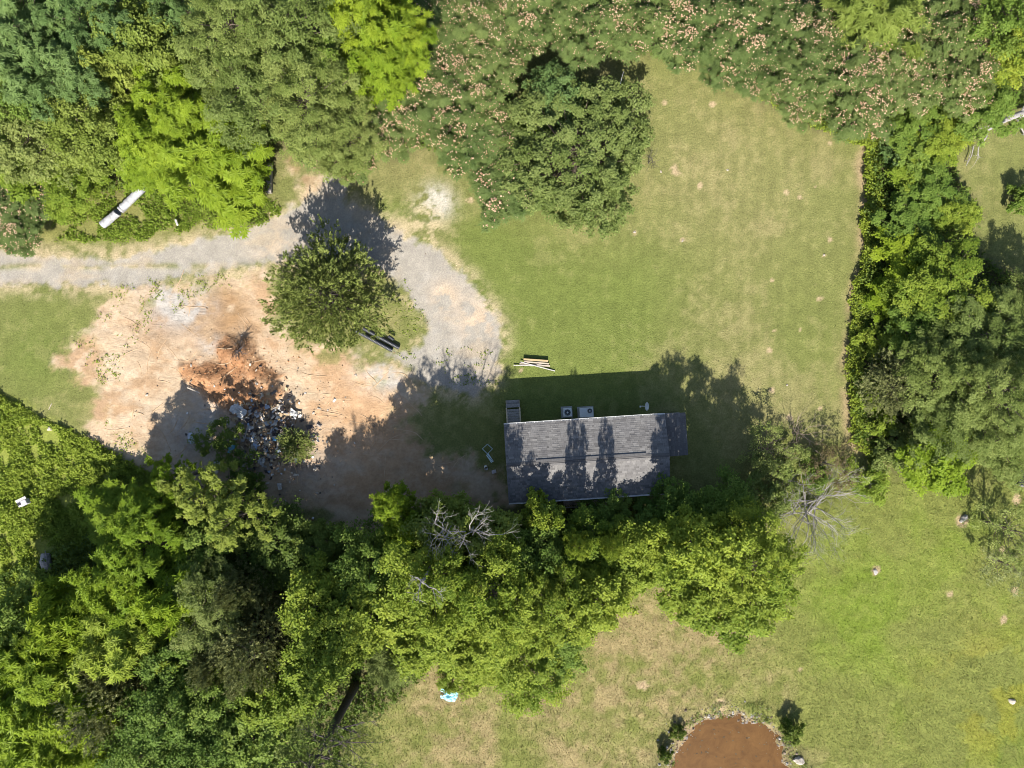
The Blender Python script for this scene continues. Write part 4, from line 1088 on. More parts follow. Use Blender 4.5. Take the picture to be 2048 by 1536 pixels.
flatpad = (np.abs(fx_-6.2) < 7.2) & (np.abs(fy_+5.8) < 3.3)
grass('field_grass', SOUTH, 150, 0.10, 0.028, 'rough clumpy grass of the south field', 111, lambda gi: lowmask[gi])
grass('lawn_grass', FRAME, 30, 0.06, 0.03, 'short mown grass blades of the lawn', 112, lambda gi: lawnm[gi] & ~flatpad[gi])
# ------------------------------------------------------------------ house
def shingle_mat():
    m, nt, b = new_mat('shingle')
    at = nt.nodes.new('ShaderNodeAttribute'); at.attribute_name = 'tint'
    tc = nt.nodes.new('ShaderNodeTexCoord')
    n = noise_node(nt, 30, 4, 0.7, 0, tc.outputs['Object'])
    n2 = noise_node(nt, 0.8, 4, 0.6, 0.4, tc.outputs['Object'])
    r = ramp_node(nt, at.outputs['Fac'], [(0, (0.085,0.081,0.080)), (0.5, (0.125,0.120,0.118)), (1, (0.170,0.163,0.159))])
    c = mix_node(nt, r.outputs[0], ramp_node(nt, n.outputs[0], [(0.3, (0.78,0.78,0.78)), (0.7, (1.2,1.2,1.2))]).outputs[0], 1.0, 'MULTIPLY')
    c = mix_node(nt, c, ramp_node(nt, n2.outputs[0], [(0.3, (0.88,0.88,0.9)), (0.7, (1.1,1.1,1.08))]).outputs[0], 1.0, 'MULTIPLY')
    nt.links.new(c, b.inputs['Base Color']); b.inputs['Roughness'].default_value = 0.92; b.inputs['Specular IOR Level'].default_value = 0.2
    bump(nt, b, n.outputs[0], 0.4, 0.01)
    return m
SHINGLE = shingle_mat()
WHITE = plain('white_paint', (0.62,0.61,0.59), 0.5, var=0.14, scale=4)
SIDING = plain('siding', (0.58,0.56,0.50), 0.6, var=0.08, scale=2)
DARK = plain('dark', (0.02,0.02,0.022), 0.6, var=0.2)
GLASS = plain('window_glass', (0.03,0.035,0.04), 0.08, var=0.1, spec=0.6)
ROOFDECK = plain('roof_deck', (0.05,0.048,0.047), 0.9)
GREYWOOD = plain('grey_wood', (0.24,0.215,0.19), 0.85, var=0.25, scale=7, bumps=0.3)
TANWOOD = plain('tan_wood', (0.40,0.32,0.21), 0.8, var=0.2, scale=7)
METAL = plain('grey_metal', (0.52,0.52,0.50), 0.45, var=0.1, scale=4)
BLOCK = plain('block', (0.30,0.29,0.27), 0.9, var=0.15)

EAVE, RISE = 3.05, 0.78
HL, HD = 12.7, 6.15                       # roof length and depth in plan
corner = plan(1008, 850, EAVE); c2 = plan(1320, 830, EAVE)
ang = math.atan2(c2.y-corner.y, c2.x-corner.x)
ctr = corner + Vector((math.cos(ang), math.sin(ang), 0))*HL/2 + Vector((math.sin(ang), -math.cos(ang), 0))*HD/2
house = empty('house', (ctr.x, ctr.y, 0), ang)
tag(house, 'single-storey house with long grey shingle roof and white gutters', 'house')
hd, hl, ov = HD/2, HL/2, 0.35
roof = MB()
sl = math.atan2(RISE, hd)
th = 0.10
roof.add([(-hl,-hd,EAVE),(hl,-hd,EAVE),(hl,0,EAVE+RISE),(-hl,0,EAVE+RISE),(hl,hd,EAVE),(-hl,hd,EAVE),
          (-hl,-hd,EAVE-th),(hl,-hd,EAVE-th),(hl,0,EAVE+RISE-th),(-hl,0,EAVE+RISE-th),(hl,hd,EAVE-th),(-hl,hd,EAVE-th)],
         [(0,1,2,3),(3,2,4,5),(7,6,9,8),(8,9,11,10),(0,6,7,1),(4,10,11,5),(1,7,8,2),(2,8,10,4),(0,3,9,6),(3,5,11,9)])
roof = roof.build('roof', ROOFDECK, house)
# shingle courses, each a strip of separate tabs, butt edges lifted
rs = random.Random(11)
slope_len = math.hypot(hd, RISE)
NC = 20
step = slope_len/NC
for side in (-1, 1):
    for k in range(NC):
        s0, s1 = k*step - (0.03 if k == 0 else 0.0), (k+1)*step + 0.02
        s1 = min(s1, slope_len)
        V, F, Tn = [], [], []
        x = -hl - 0.02 - (0.16 if k % 2 else 0.0)
        ct = rs.uniform(-0.07, 0.07)
        while x < hl:
            w = rs.choice((0.16, 0.25, 0.33, 0.42))
            xa, xb = max(x+0.006, -hl-0.02), min(x+w-0.006, hl+0.02)
            x += w
            if xb-xa < 0.03: continue
            lift = rs.choice((0.006, 0.010, 0.015))
            def pt(xx, s, h):
                return (xx, side*(hd - s*math.cos(sl)) + side*h*math.sin(sl), EAVE + s*math.sin(sl) + h*math.cos(sl))
            b0 = s0 + rs.choice((0, 0, 0.012))
            n = len(V)
            V += [pt(xa,b0,lift+0.005), pt(xb,b0,lift+0.005), pt(xb,s1,0.006), pt(xa,s1,0.006), pt(xa,b0,0.001), pt(xb,b0,0.001)]
            f = [(n,n+1,n+2,n+3),(n+4,n+5,n+1,n)]
            if side > 0: f = [tuple(reversed(q)) for q in f]
            F += f
            t = min(1, max(0, rs.gauss(0.5, 0.22) + ct)); Tn += [t, t*0.6]
        me = np_mesh('shingle_course', np.array(V), np.array(F), tint=np.array(Tn))
        link_mesh('shingle_course', me, SHINGLE, roof)
ridge = MB()
for side in (-1, 1):
    ridge.box((0, side*0.07, EAVE+RISE+0.012), (HL+0.03, 0.15, 0.02), 0, -side*sl)
ridge.build('ridge_cap', SHINGLE, roof)
vent = MB()
for side in (-1, 1):
    vent.box((0.25, side*0.17, EAVE+RISE+0.005), (8.6, 0.17, 0.06), 0, -side*sl)
vent.build('ridge_vent', plain('ridge_vent', (0.10,0.096,0.096), 0.9), roof)
for side in (-1, 1):
    g = MB()
    y = side*(hd+0.065); z = EAVE-0.06
    g.box((0, y+side*0.055, z), (HL, 0.02, 0.11)); g.box((0, y, z-0.05), (HL, 0.12, 0.015)); g.box((0, side*(hd+0.012), z), (HL, 0.012, 0.11))
    g.box((-hl, y, z), (0.02, 0.13, 0.112)); g.box((hl, y, z), (0.02, 0.13, 0.112))
    go = g.build('gutter', WHITE, house)
    for i in range(18):
        MB().box((-hl+0.3+i*(HL-0.6)/17, side*(hd+0.03), EAVE-0.004), (0.035, 0.20, 0.012)).build('gutter_hanger', WHITE, go)
    for x in (-hl+0.15, hl-0.15):
        MB().box((x, side*(hd-0.28), 1.5), (0.07, 0.06, 2.75)).build('downspout', WHITE, house)
wl, wd = hl-0.3, hd-0.36
MB().box((0, 0, 0.35), (2*wl-0.08, 2*wd-0.08, 0.7)).build('foundation', BLOCK, house)
wall = MB()
wall.box((0, 0, 0.7+1.14), (2*wl, 2*wd, 2.28)).build('wall', SIDING, house)
for sx in (-1, 1):
    MB().add([(sx*wl,-wd,2.98),(sx*wl,wd,2.98),(sx*wl,0,3.68),(sx*(wl-.1),-wd,2.98),(sx*(wl-.1),wd,2.98),(sx*(wl-.1),0,3.68)],
             [(0,1,2),(5,4,3),(0,2,5,3),(1,4,5,2),(0,3,4,1)]).build('gable', SIDING, house)
for side in (-1, 1):
    for x in ((-2.2, 1.2, 4.2) if side > 0 else (-4.4, -1.2, 2.0, 4.6)):
        w_ = MB().box((x, side*(wd+0.02), 2.0), (1.0, 0.05, 1.3)).build('window', WHITE, house)
        for dz in (-0.3, 0.3):
            MB().box((x, side*(wd+0.05), 2.0+dz), (0.84, 0.02, 0.54)).build('pane', GLASS, w_)
door = MB().box((-5.2, wd+0.02, 1.72), (0.92, 0.06, 2.03)).build('door', WHITE, house)
MB().tube([(-4.85, wd+0.05, 1.7), (-4.85, wd+0.11, 1.7)], 0.03, 8).build('door_handle', METAL, door)
# lean-to porch roof at the right gable
pr = MB(); px0, px1, py0, py1 = hl-0.02, hl+1.75, -0.25, hd+0.03
pr.add([(px0,py0,2.78),(px1,py0,2.55),(px1,py1,2.55),(px0,py1,2.78),(px0,py0,2.70),(px1,py0,2.47),(px1,py1,2.47),(px0,py1,2.70)],
       [(0,1,2,3),(7,6,5,4),(0,4,5,1),(1,5,6,2),(2,6,7,3),(3,7,4,0)])
pr = pr.build('porch_roof', ROOFDECK, house)
for k in range(11):
    xa, xb = px1+0.02-k*0.152, px1+0.02-(k+1)*0.152-0.01
    V, F, Tn = [], [], []
    y = py0-0.02
    while y < py1:
        w = rs.choice((0.2, 0.33, 0.45)); yb = min(y+w-0.01, py1+0.02)
        zz = lambda x_: 2.55 + (px1-x_)*0.23/(px1-px0)
        n = len(V)
        V += [(xa,y,zz(xa)+0.022),(xa,yb,zz(xa)+0.022),(xb,yb,zz(xb)+0.008),(xb,y,zz(xb)+0.008)]
        F.append((n,n+1,n+2,n+3)); Tn.append(max(0, rs.gauss(0.12, 0.12))); y += w
    link_mesh('shingle_course', np_mesh('shingle_course', np.array(V), np.array(F), tint=np.array(Tn)), SHINGLE, pr)
for y in (py0+0.15, py1-0.15):
    MB().box((px1-0.15, y, 1.24), (0.1, 0.1, 2.46)).build('porch_post', WHITE, house)
MB().box(((px0+px1)/2, (py0+py1)/2, 0.25), (1.9, 3.2, 0.3)).build('porch_floor', GREYWOOD, house)
# back deck railing in the shade below the lower eave
dk = MB().box((0.6, -hd-0.35, 0.62), (5.0, 1.2, 0.1)).build('deck', GREYWOOD, house)
MB().box((0.6, -hd-0.93, 1.62), (5.0, 0.09, 0.05)).build('deck_rail', GREYWOOD, dk)
for k in range(26):
    MB().box((-1.85+k*0.196, -hd-0.93, 1.13), (0.04, 0.04, 0.93)).build('baluster', GREYWOOD, dk)

def hpt(x, y, z=0.0):
    return house.matrix_basis @ Vector((x, y, z))
# entry steps at the upper left corner
st = empty('entry_steps', plan(1027, 834, 0.8) * Vector((1, 1, 0)) if False else (plan(1027, 832, 0.5).x, plan(1027, 832, 0.5).y, 0), ang)
tag(st, 'grey wooden entry deck with two tan handrails at the left end of the roof', 'steps')
for k in range(8):
    MB().box((0, -0.95+k*0.205, 0.66), (1.0, 0.185, 0.04)).build('deck_board', GREYWOOD, st)
MB().box((0, 0.86, 0.42), (1.15, 0.30, 0.05)).build('step_tread', GREYWOOD, st)
MB().box((0, 1.16, 0.20), (1.15, 0.30, 0.05)).build('step_tread', GREYWOOD, st)
for sx in (-1, 1):
    MB().box((sx*0.54, -0.15, 1.45), (0.10, 1.75, 0.05)).build('handrail', TANWOOD, st)
    MB().box((sx*0.54, 0.3, 0.30), (0.05, 1.9, 0.24), 0, 0).build('stringer', TANWOOD, st)
    for y in (-0.9, -0.15, 0.62):
        MB().box((sx*0.54, y, 0.72), (0.09, 0.09, 1.42)).build('post', TANWOOD, st)

# heat pump with round fan
def fan(parent, x, y, z, r):
    MB().ngon_disc((x, y), r, 24, z-0.02, z+0.004).build('fan_opening', DARK, parent)
    ring_ = MB()
    ring_.tube([(x+r*math.cos(a), y+r*math.sin(a), z+0.015) for a in np.linspace(0, 2*math.pi, 25)], 0.018, 5, cap=False)
    for rr in (0.35, 0.7):
        ring_.tube([(x+r*rr*math.cos(a), y+r*rr*math.sin(a), z+0.02) for a in np.linspace(0, 2*math.pi, 21)], 0.005, 4, cap=False)
    ring_.build('fan_guard', METAL, parent)
    MB().ngon_disc((x, y), r*0.26, 14, z+0.005, z+0.04).build('fan_hub', METAL, parent)
    for k in range(4):
        a = k*math.pi/2 + 0.4
        MB().box((x+r*0.58*math.cos(a), y+r*0.58*math.sin(a), z+0.012), (r*0.6, r*0.26, 0.006), a, 0.25).build('fan_blade', DARK, parent)
p = plan(1135, 825, 0.8)
ac = empty('heat_pump', (p.x, p.y, 0), ang); tag(ac, 'square white heat pump with round top fan behind the house', 'heat pump')
MB().box((0, 0, 0.46), (0.72, 0.72, 0.76)).build('cabinet', METAL, ac, bevel=0.06)
MB().box((0, 0, 0.04), (0.95, 0.95, 0.08)).build('pad', BLOCK, ac)
fan(ac, 0, 0, 0.845, 0.27)
p = plan(1173, 825, 0.8)
ac2 = empty('air_conditioner', (p.x, p.y, 0), ang); tag(ac2, 'wide grey packaged air conditioner with small fan and duct to the house', 'air conditioner')
MB().box((0, 0, 0.47), (1.12, 0.76, 0.80)).build('cabinet', METAL, ac2, bevel=0.02)
MB().box((0, 0, 0.035), (1.35, 0.95, 0.07)).build('pad', BLOCK, ac2)
MB().box((-0.05, -0.62, 0.45), (0.70, 0.52, 0.40)).build('duct', METAL, ac2)
fan(ac2, 0.27, 0.12, 0.875, 0.21)
# satellite dish on a ground mast
p = plan(1291, 813, 1.6)
dish = empty('satellite_dish', (p.x, p.y, 0), 0); tag(dish, 'grey oval satellite dish on a mast behind the right end of the house', 'dish')
dm = MB(); rings = []
tilt = Matrix.Rotation(math.radians(48), 4, 'Y')
dv, df = [Vector((0, 0, 0))], []
for i in (1, 2, 3, 4):
    for k in range(20):
        a = 2*math.pi*k/20; r = i/4
        dv.append(Vector((0.30*r*math.cos(a), 0.34*r*math.sin(a), 0.10*r*r)))
for k in range(20): df.append((0, 1+k, 1+(k+1) % 20))
for i in range(3):
    for k in range(20): df.append((1+i*20+k, 1+(i+1)*20+k, 1+(i+1)*20+(k+1) % 20, 1+i*20+(k+1) % 20))
dm.add([tilt @ v + Vector((0.05, 0, 1.55)) for v in dv], df)
d_o = dm.build('reflector', METAL, dish, smooth=True)
sm = d_o.modifiers.new('thickness', 'SOLIDIFY'); sm.thickness = 0.015
MB().tube([(0, 0, 0), (0, 0, 1.5)], 0.03, 8).build('mast', METAL, dish)
MB().tube([(0.05, 0, 1.45), (-0.15, 0, 1.5), (-0.42, 0, 1.72)], 0.018, 6).build('arm', METAL, dish)
MB().box((-0.45, 0, 1.74), (0.10, 0.14, 0.09)).build('receiver', METAL, dish)

# ------------------------------------------------------------------ things lying about
def bar_between(name, a, b, w, t, mat, label, cat, group=None, za=0.1, zb=None):
    zb = za if zb is None else zb
    A, B = spot(*a), spot(*b); A.z += za; B.z += zb
    L = (B-A).length; mid = (A+B)/2
    o = MB().box((0, 0, 0), (L, w, t)).build(name, mat, None, bevel=0.006)
    o.location = mid
    o.rotation_euler = (0, -math.asin((B.z-A.z)/L), math.atan2(B.y-A.y, B.x-A.x))
    return tag(o, label, cat, group)
YELLOWWOOD = plain('yellow_wood', (0.34,0.25,0.13), 0.75, var=0.12)
PALEWOOD = plain('pale_wood', (0.34,0.29,0.235), 0.75, var=0.12)
BOARDW = plain('old_white_paint', (0.34,0.325,0.305), 0.7, var=0.25, scale=6)
LG = 'boards of the lumber pile on the lawn'
bar_between('board', (1047,718.5), (1096,722), 0.14, 0.09, YELLOWWOOD, 'yellow timber on the upper side of the lumber pile', 'board', LG, 0.26)
bar_between('board', (1047,718.8), (1096,722.3), 0.14, 0.10, GREYWOOD, 'grey timber lying directly under the yellow one', 'board', LG, 0.14)
bar_between('board', (1048,723.5), (1098,727.5), 0.12, 0.06, PALEWOOD, 'pale board just below the yellow timber in the lumber pile', 'board', LG, 0.14)
bar_between('board', (1039,728), (1100,732), 0.13, 0.05, PALEWOOD, 'wide pale board on the lower side of the lumber pile', 'board', LG, 0.07)
bar_between('board', (1027,730.5), (1067,731.5), 0.07, 0.05, BOARDW, 'thin white board sticking out at the left of the lumber pile', 'board', LG, 0.12)
bar_between('board', (1041,724), (1110,742), 0.08, 0.05, BOARDW, 'white board lying diagonally across the lumber pile', 'board', LG, 0.22, 0.07)
bar_between('board', (1074,729), (1083,731), 0.16, 0.05, GREYWOOD, 'short grey offcut in the middle of the lumber pile', 'board', LG, 0.18)

BLACKPIPE = plain('black_plastic', (0.022,0.024,0.030), 0.35, var=0.15, spec=0.5)
def pipe(a, b, r, label, zup=0.0, ribs=True):
    A, B = spot(*a), spot(*b); A.z += r+zup; B.z += r+zup
    n = int((B-A).length/0.06)
    pts, rad = [], []
    for i in range(n+1):
        pts.append(A.lerp(B, i/n)); rad.append(r*(1.0 if i % 2 else 0.93) if ribs else r)
    mb = MB().tube(pts, rad, 14, cap=False)
    inner = MB().tube(pts, [r*0.86]*len(pts), 14, cap=False)
    mb.add(inner.v, [tuple(reversed(f)) for f in inner.f])
    k = len(pts)*14; last = (len(pts)-1)*14
    for base in (0, last):
        mb.f += [tuple([base+j, base+(j+1) % 14, k+base+(j+1) % 14, k+base+j][::1 if base else -1]) for j in range(14)]
    return tag(mb.build('drain_pipe', BLACKPIPE), label, 'pipe', 'black pipes beside the cedar')
pipe((713.5,662), (785,701), 0.17, 'black corrugated pipe, lower left of the pair beside the cedar')
pipe((728,657), (799,696), 0.17, 'black corrugated pipe, upper right of the pair beside the cedar')
pipe((779,673), (789,680), 0.13, 'short black pipe offcut lying on the two long pipes', 0.30)

# rusty bent metal culvert on the bank
GALV, gnt, gbs = new_mat('galvanised')
gtc = gnt.nodes.new('ShaderNodeTexCoord')
gn1 = noise_node(gnt, 1.6, 5, 0.7, 0.5, gtc.outputs['Object'])
gr1 = ramp_node(gnt, gn1.outputs[0], [(0.32, (0.155,0.150,0.148)), (0.52, (0.27,0.275,0.29)), (0.66, (0.30,0.28,0.26)), (0.76, (0.20,0.115,0.07))])
gnt.links.new(gr1.outputs[0], gbs.inputs['Base Color']); gbs.inputs['Roughness'].default_value = 0.6
bump(gnt, gbs, gn1.outputs[0], 0.5, 0.05)
A, B = spot(211, 452, 0.45), spot(243, 428, 0.55); C_ = spot(247, 424, 0.5); D = spot(294, 378, 0.6)
cv = empty('metal_culvert', (A.x, A.y, 0)); tag(cv, 'bent pale metal culvert lying on the weedy bank above the driveway', 'culvert')
def crumple(a, b, r0, r1, n, seed):
    r = np.random.default_rng(seed); mb = MB()
    a, b = a-cv.location, b-cv.location
    pts = [a.lerp(b, i/n) + Vector((0, 0, r.normal(0, .015))) for i in range(n+1)]
    mb.tube(pts, [(r0+(r1-r0)*i/n)*(1+0.035*(i % 2)+r.normal(0, .02)) for i in range(n+1)], 14, cap=False)
    mb.v = [tuple(Vector(v)+Vector(r.normal(0, .012, 3)) + Vector((0, 0, -0.16*max(0, math.sin(v[0]*2.3+seed))*max(0, v[2]-0.5)))) for v in mb.v]
    return mb
for nm, m_ in (('lower_section', crumple(A, B, .33, .31, 22, 1)), ('upper_section', crumple(C_, D, .30, .34, 30, 2))):
    o = m_.build(nm, GALV, cv, smooth=True); s_ = o.modifiers.new('thickness', 'SOLIDIFY'); s_.thickness = 0.02
e1 = MB(); q = spot(297, 372, 0.45) - cv.location
e1.tube([q+Vector((-.1,-.25,.15)), q+Vector((.05,.2,.1))], [.16,.2], 10).build('torn_end', GALV, cv)
bar_between('log', (542,330), (541,388), 0.42, 0.3, GREYWOOD, 'weathered grey log beside the bright sumac thicket', 'log', None, 0.25)
bar_between('board', (355,441), (360,453), 0.16, 0.05, BOARDW, 'small white board in the weeds above the driveway', 'board', None, 0.40)
bar_between('stick', (105,807), (99,819), 0.05, 0.04, PALEWOOD, 'pale stick on the grass at the left', 'stick', None, 0.05)
bar_between('branch', (62,829), (76,836), 0.09, 0.08, BARK_DARK, 'dark short branch at the edge of the weed thicket', 'branch', None, 0.06)

# meter pole near the round shrub
p = spot(1223, 206)
mp = empty('meter_pole', p); tag(mp, 'short wooden meter pole with grey boxes above the round shrub', 'pole')
MB().tube([(0, 0, -0.2), (0, 0, 3.1)], [0.11, 0.09], 9).build('post', GREYWOOD, mp)
MB().box((0.02, -0.16, 1.6), (0.32, 0.16, 0.5)).build('meter_box', METAL, mp)
MB().box((0.05, 0.16, 1.9), (0.36, 0.16, 0.6)).build('breaker_box', METAL, mp)
MB().tube([(0.12, 0, 1.8), (0.12, 0, 3.3), (0.2, 0.1, 3.45)], 0.035, 7).build('conduit', METAL, mp)
MB().tube([(0.2, 0.1, 3.4), (0.35, 0.7, 3.3), (0.5, 1.2, 3.1)], 0.012, 5).build('cable', WHITE, mp)

# blue-white items left of the house
FRAMEB = plain('pale_blue_paint', (0.50,0.62,0.64), 0.5, var=0.1)
fr = empty('tube_frame', spot(975, 898)); tag(fr, 'pale blue square tube frame with slatted panel on the shaded grass', 'frame')
sq = [(0, 0.42, .12), (0.42, 0.02, .12), (0, -0.40, .12), (-0.42, 0.02, .12)]
for k in range(4):
    MB().tube([sq[k], sq[(k+1) % 4]], 0.022, 6).build('rail', FRAMEB, fr)
pn = [Vector((-0.02, -0.42, .14)), Vector((0.42, -1.08, .14))]
dd = (pn[1]-pn[0]).normalized(); nn = Vector((-dd.y, dd.x, 0))*0.10
for s in (-1, 1):
    MB().tube([pn[0]+nn*s, pn[1]+nn*s], 0.025, 6).build('panel_rail', FRAMEB, fr)
for k in range(7):
    c = pn[0].lerp(pn[1], (k+.5)/7)
    MB().box(c, (0.075, 0.2, 0.02), math.atan2(dd.y, dd.x)).build('slat', FRAMEB, fr)
bk = MB(); q = spot(971, 933)
bk.tube([(0, 0, 0), (0, 0, .34)], [.13, .16], 12, cap=False); bk.tube([(0, 0, .0), (0, 0, .02)], .13, 12)
o = bk.build('bucket', WHITE); o.location = q; o.rotation_euler = (0.4, 0.2, 0); tag(o, 'small white bucket on the shaded grass left of the house', 'bucket')
bx_ = MB().box((0, 0, .12), (.34, .26, .24), 0.3); bx_.box((0.02, .02, .255), (.2, .14, .03), 0.3)
o = bx_.build('crate', plain('pinkish_plastic', (0.45,0.40,0.40), 0.6), None); o.location = spot(988, 943); tag(o, 'small pale box on the shaded grass beside the roof edge', 'box')

# rocks and stumps
def rock(u, v, s, label, mat, seed, name='rock', cat='rock'):
    r = np.random.default_rng(seed)
    bm = bmesh.new(); bmesh.ops.create_icosphere(bm, subdivisions=2, radius=1)
    for vv in bm.verts:
        n = 1 + 0.16*math.sin(vv.co.x*3+seed)+0.13*math.sin(vv.co.y*4.1+seed*2)+r.normal(0, .05)
        vv.co = Vector((vv.co.x*s[0]*n, vv.co.y*s[1]*n, max(vv.co.z, -.3)*s[2]*n))
    me = bpy.data.meshes.new(name); bm.to_mesh(me); bm.free()
    o = link_mesh(name, me, mat); o.location = spot(u, v, s[2]*0.2); o.rotation_euler.z = seed
    return tag(o, label, cat)
ROCKM = plain('pale_rock', (0.32,0.28,0.235), 0.9, var=0.3, scale=5, bumps=0.4)
ROCKG = plain('grey_rock', (0.30,0.28,0.26), 0.9, var=0.35, scale=5, bumps=0.4)
rock(1597, 1521, (.5,.3,.25), 'pale flat rock on the right bank of the pond', ROCKM, 3)
rock(1925, 1037, (.36,.28,.28), 'grey boulder in a bare patch below the right hand trees', ROCKG, 4)
rock(1750, 1143, (.24,.18,.14), 'grey rock on a bare patch in the middle of the south field', ROCKG, 5)
rock(2024, 1403, (.30,.22,.16), 'pale rock near the right edge low in the field', ROCKM, 6)
rock(101, 857, (.28,.2,.16), 'tan rock at the edge of the weed thicket', ROCKM, 7)
for k, (u, v, s, lab) in enumerate([(1648,510,.16,'small white stone on the lawn near the hedge'),(1574,770,.13,'small white stone on the lower part of the right lawn'),
      (1269,464,.16,'small white stone on the lawn below the round shrub'),(1365,482,.15,'small white stone in the middle of the right lawn'),
      (1322,343,.14,'small white stone on the lawn right of the round shrub'),(1455,340,.14,'small white stone in the upper lawn'),
      (627,826,.22,'pale stone right of the debris'),(625,873,.28,'larger pale stone on the dirt by the cedar bush'),
      (712,750,.18,'white stone on the dirt below the black pipes'),(485,672,.14,'white stone on the crest of the clay heap'),
      (385,731,.18,'white stone at the left foot of the clay heap'),(520,767,.2,'white stone on the right flank of the clay heap'),(295,790,.22,'pale stone on the dirt left of the tree shadow'),
      (630,938,.3,'pale stone slab on the dirt below the cedar bush')]):
    rock(u, v, (s*.75, s*.5, s*.4), lab, ROCKM, 20+k, 'stone', 'stone')
sp_ = empty('cut_stump', spot(100, 1122)); tag(sp_, 'grey cut stump with reddish end in the weed thicket', 'stump')
MB().tube([(0.1, -0.6, .5), (0, .1, .62), (-.05, .75, .5)], [.36, .42, .34], 11).build('bark', plain('grey_bark', (0.27,0.24,0.22), .9, var=.4, scale=7, bumps=.6), sp_, smooth=False)
MB().tube([(-.1, -.62, .78), (-.1, -.62, .98)], [.2, .18], 12).build('cut_face', plain('red_wood', (0.30,0.13,0.07), .8), sp_)
MB().tube([(.3, .1, .7), (.22, 1.1, 1.0)], [.06, .03], 6).build('broken_limb', DEADWOOD, sp_)
wp = empty('scrap_appliance', spot(58, 998)); tag(wp, 'white scrap metal panel and dark box in the weed thicket', 'scrap')
MB().box((0, .12, .95), (.9, .22, .06), .45, .2).build('panel', BOARDW, wp)
MB().box((.12, -.18, .75), (.75, .42, .5), .45).build('box', plain('scrap_grey', (0.35,0.33,0.36), .6), wp, bevel=.02)
MB().box((-.1, -.25, 1.01), (.28, .22, .03), .45).build('opening', DARK, wp)
tr_ = empty('water_trough', spot(2040, 952)); tag(tr_, 'dark trough with a pale front board at the right edge', 'trough')
MB().box((0, 0, .3), (1.0, 1.4, .6)).build('tub', DARK, tr_)
MB().box((-.1, -.78, .32), (1.3, .1, .5), -.25).build('front_board', DEADWOOD, tr_)

# crumpled sheets
def sheet(name, u, v, w, h, mat, label, cat, seed, zup=0.12, amp=0.22, group=None, n=12, parent=None):
    r = np.random.default_rng(seed)
    V, F = [], []
    X, Y = np.meshgrid(np.linspace(-.5, .5, n), np.linspace(-.5, .5, n))
    x = X.ravel(); y = Y.ravel()
    nz = fbm(x*4+seed, y*4, 1.0, seed, 3, .6)
    edge = 1 + .5*(fbm(x*3+9, y*3+seed, 1.0, seed+3, 2)-.5)
    V = np.stack([x*w*edge, y*h*edge, zup*0.3 + amp*nz], 1)
    i = np.arange(n*n).reshape(n, n)
    F = np.stack([i[:-1,:-1].ravel(), i[:-1,1:].ravel(), i[1:,1:].ravel(), i[1:,:-1].ravel()], 1)
    keep = fbm(V[F[:,0],0]*2.2+3, V[F[:,0],1]*2.2, 1.0, seed+8, 2) + .5*(1-2*np.maximum(np.abs(x[F[:,0]]), np.abs(y[F[:,0]]))) > 0.42
    o = link_mesh(name, np_mesh(name, V, F[keep]), mat)
    s_ = o.modifiers.new('thickness', 'SOLIDIFY'); s_.thickness = .008
    o.location = spot(u, v); o.rotation_euler.z = r.uniform(0, 3)
    return tag(o, label, cat, group)
BLUE = plain('blue_tarp', (0.16,0.42,0.62), .4, var=.35, scale=6)
CYAN = plain('cyan_tarp', (0.30,0.58,0.66), .4, var=.3, scale=8)
sheet('tarp', 897, 1390, 1.35, 0.8, CYAN, 'crumpled light blue tarp on the dry grass below the canopy', 'tarp', 3, amp=.35, n=18).rotation_euler.z = -0.3

# debris heap
rd = random.Random(4); DG = 'rubbish in the debris heap'
PWHITE = plain('white_plastic', (0.36,0.355,0.345), .6, var=.3, scale=5); CARD = plain('cardboard', (0.36,0.24,0.13), .9); PGREY = plain('grey_sheet', (0.36,0.38,0.42), .6)
TAN = plain('tan_board', (0.48,0.36,0.22), .85)
sheet('plastic_sheet', 545, 876, .8, .7, BLUE, 'bright blue plastic bag on the right side of the debris', 'bag', 11, amp=.5, group=DG)
sheet('plastic_sheet', 463, 893, 1.0, .7, BLUE, 'dark blue plastic sheet in the shade left of the debris', 'plastic sheet', 12, amp=.45, group=DG)
sheet('plastic_sheet', 482, 820, 1.3, 1.0, PWHITE, 'large white crumpled sheet at the top of the debris', 'plastic sheet', 13, amp=.5, group=DG)
sheet('plastic_sheet', 513, 876, 1.1, .9, PWHITE, 'pale bluish sheet in the middle of the debris', 'plastic sheet', 14, amp=.5, group=DG)
sheet('plastic_sheet', 440, 932, .9, 1.0, PGREY, 'grey sheet in the shade at the lower left of the debris', 'plastic sheet', 15, amp=.4, group=DG)
sheet('plastic_sheet', 384, 876, .9, .5, PGREY, 'pale green-grey pane on the shaded dirt left of the debris', 'plastic sheet', 16, amp=.1, group=DG)
sheet('plastic_sheet', 590, 828, .9, .6, PWHITE, 'white sheet at the right end of the debris', 'plastic sheet', 17, amp=.4, group=DG)
sheet('plastic_sheet', 525, 922, .7, .6, PWHITE, 'white bag at the bottom of the debris', 'bag', 18, amp=.5, group=DG)
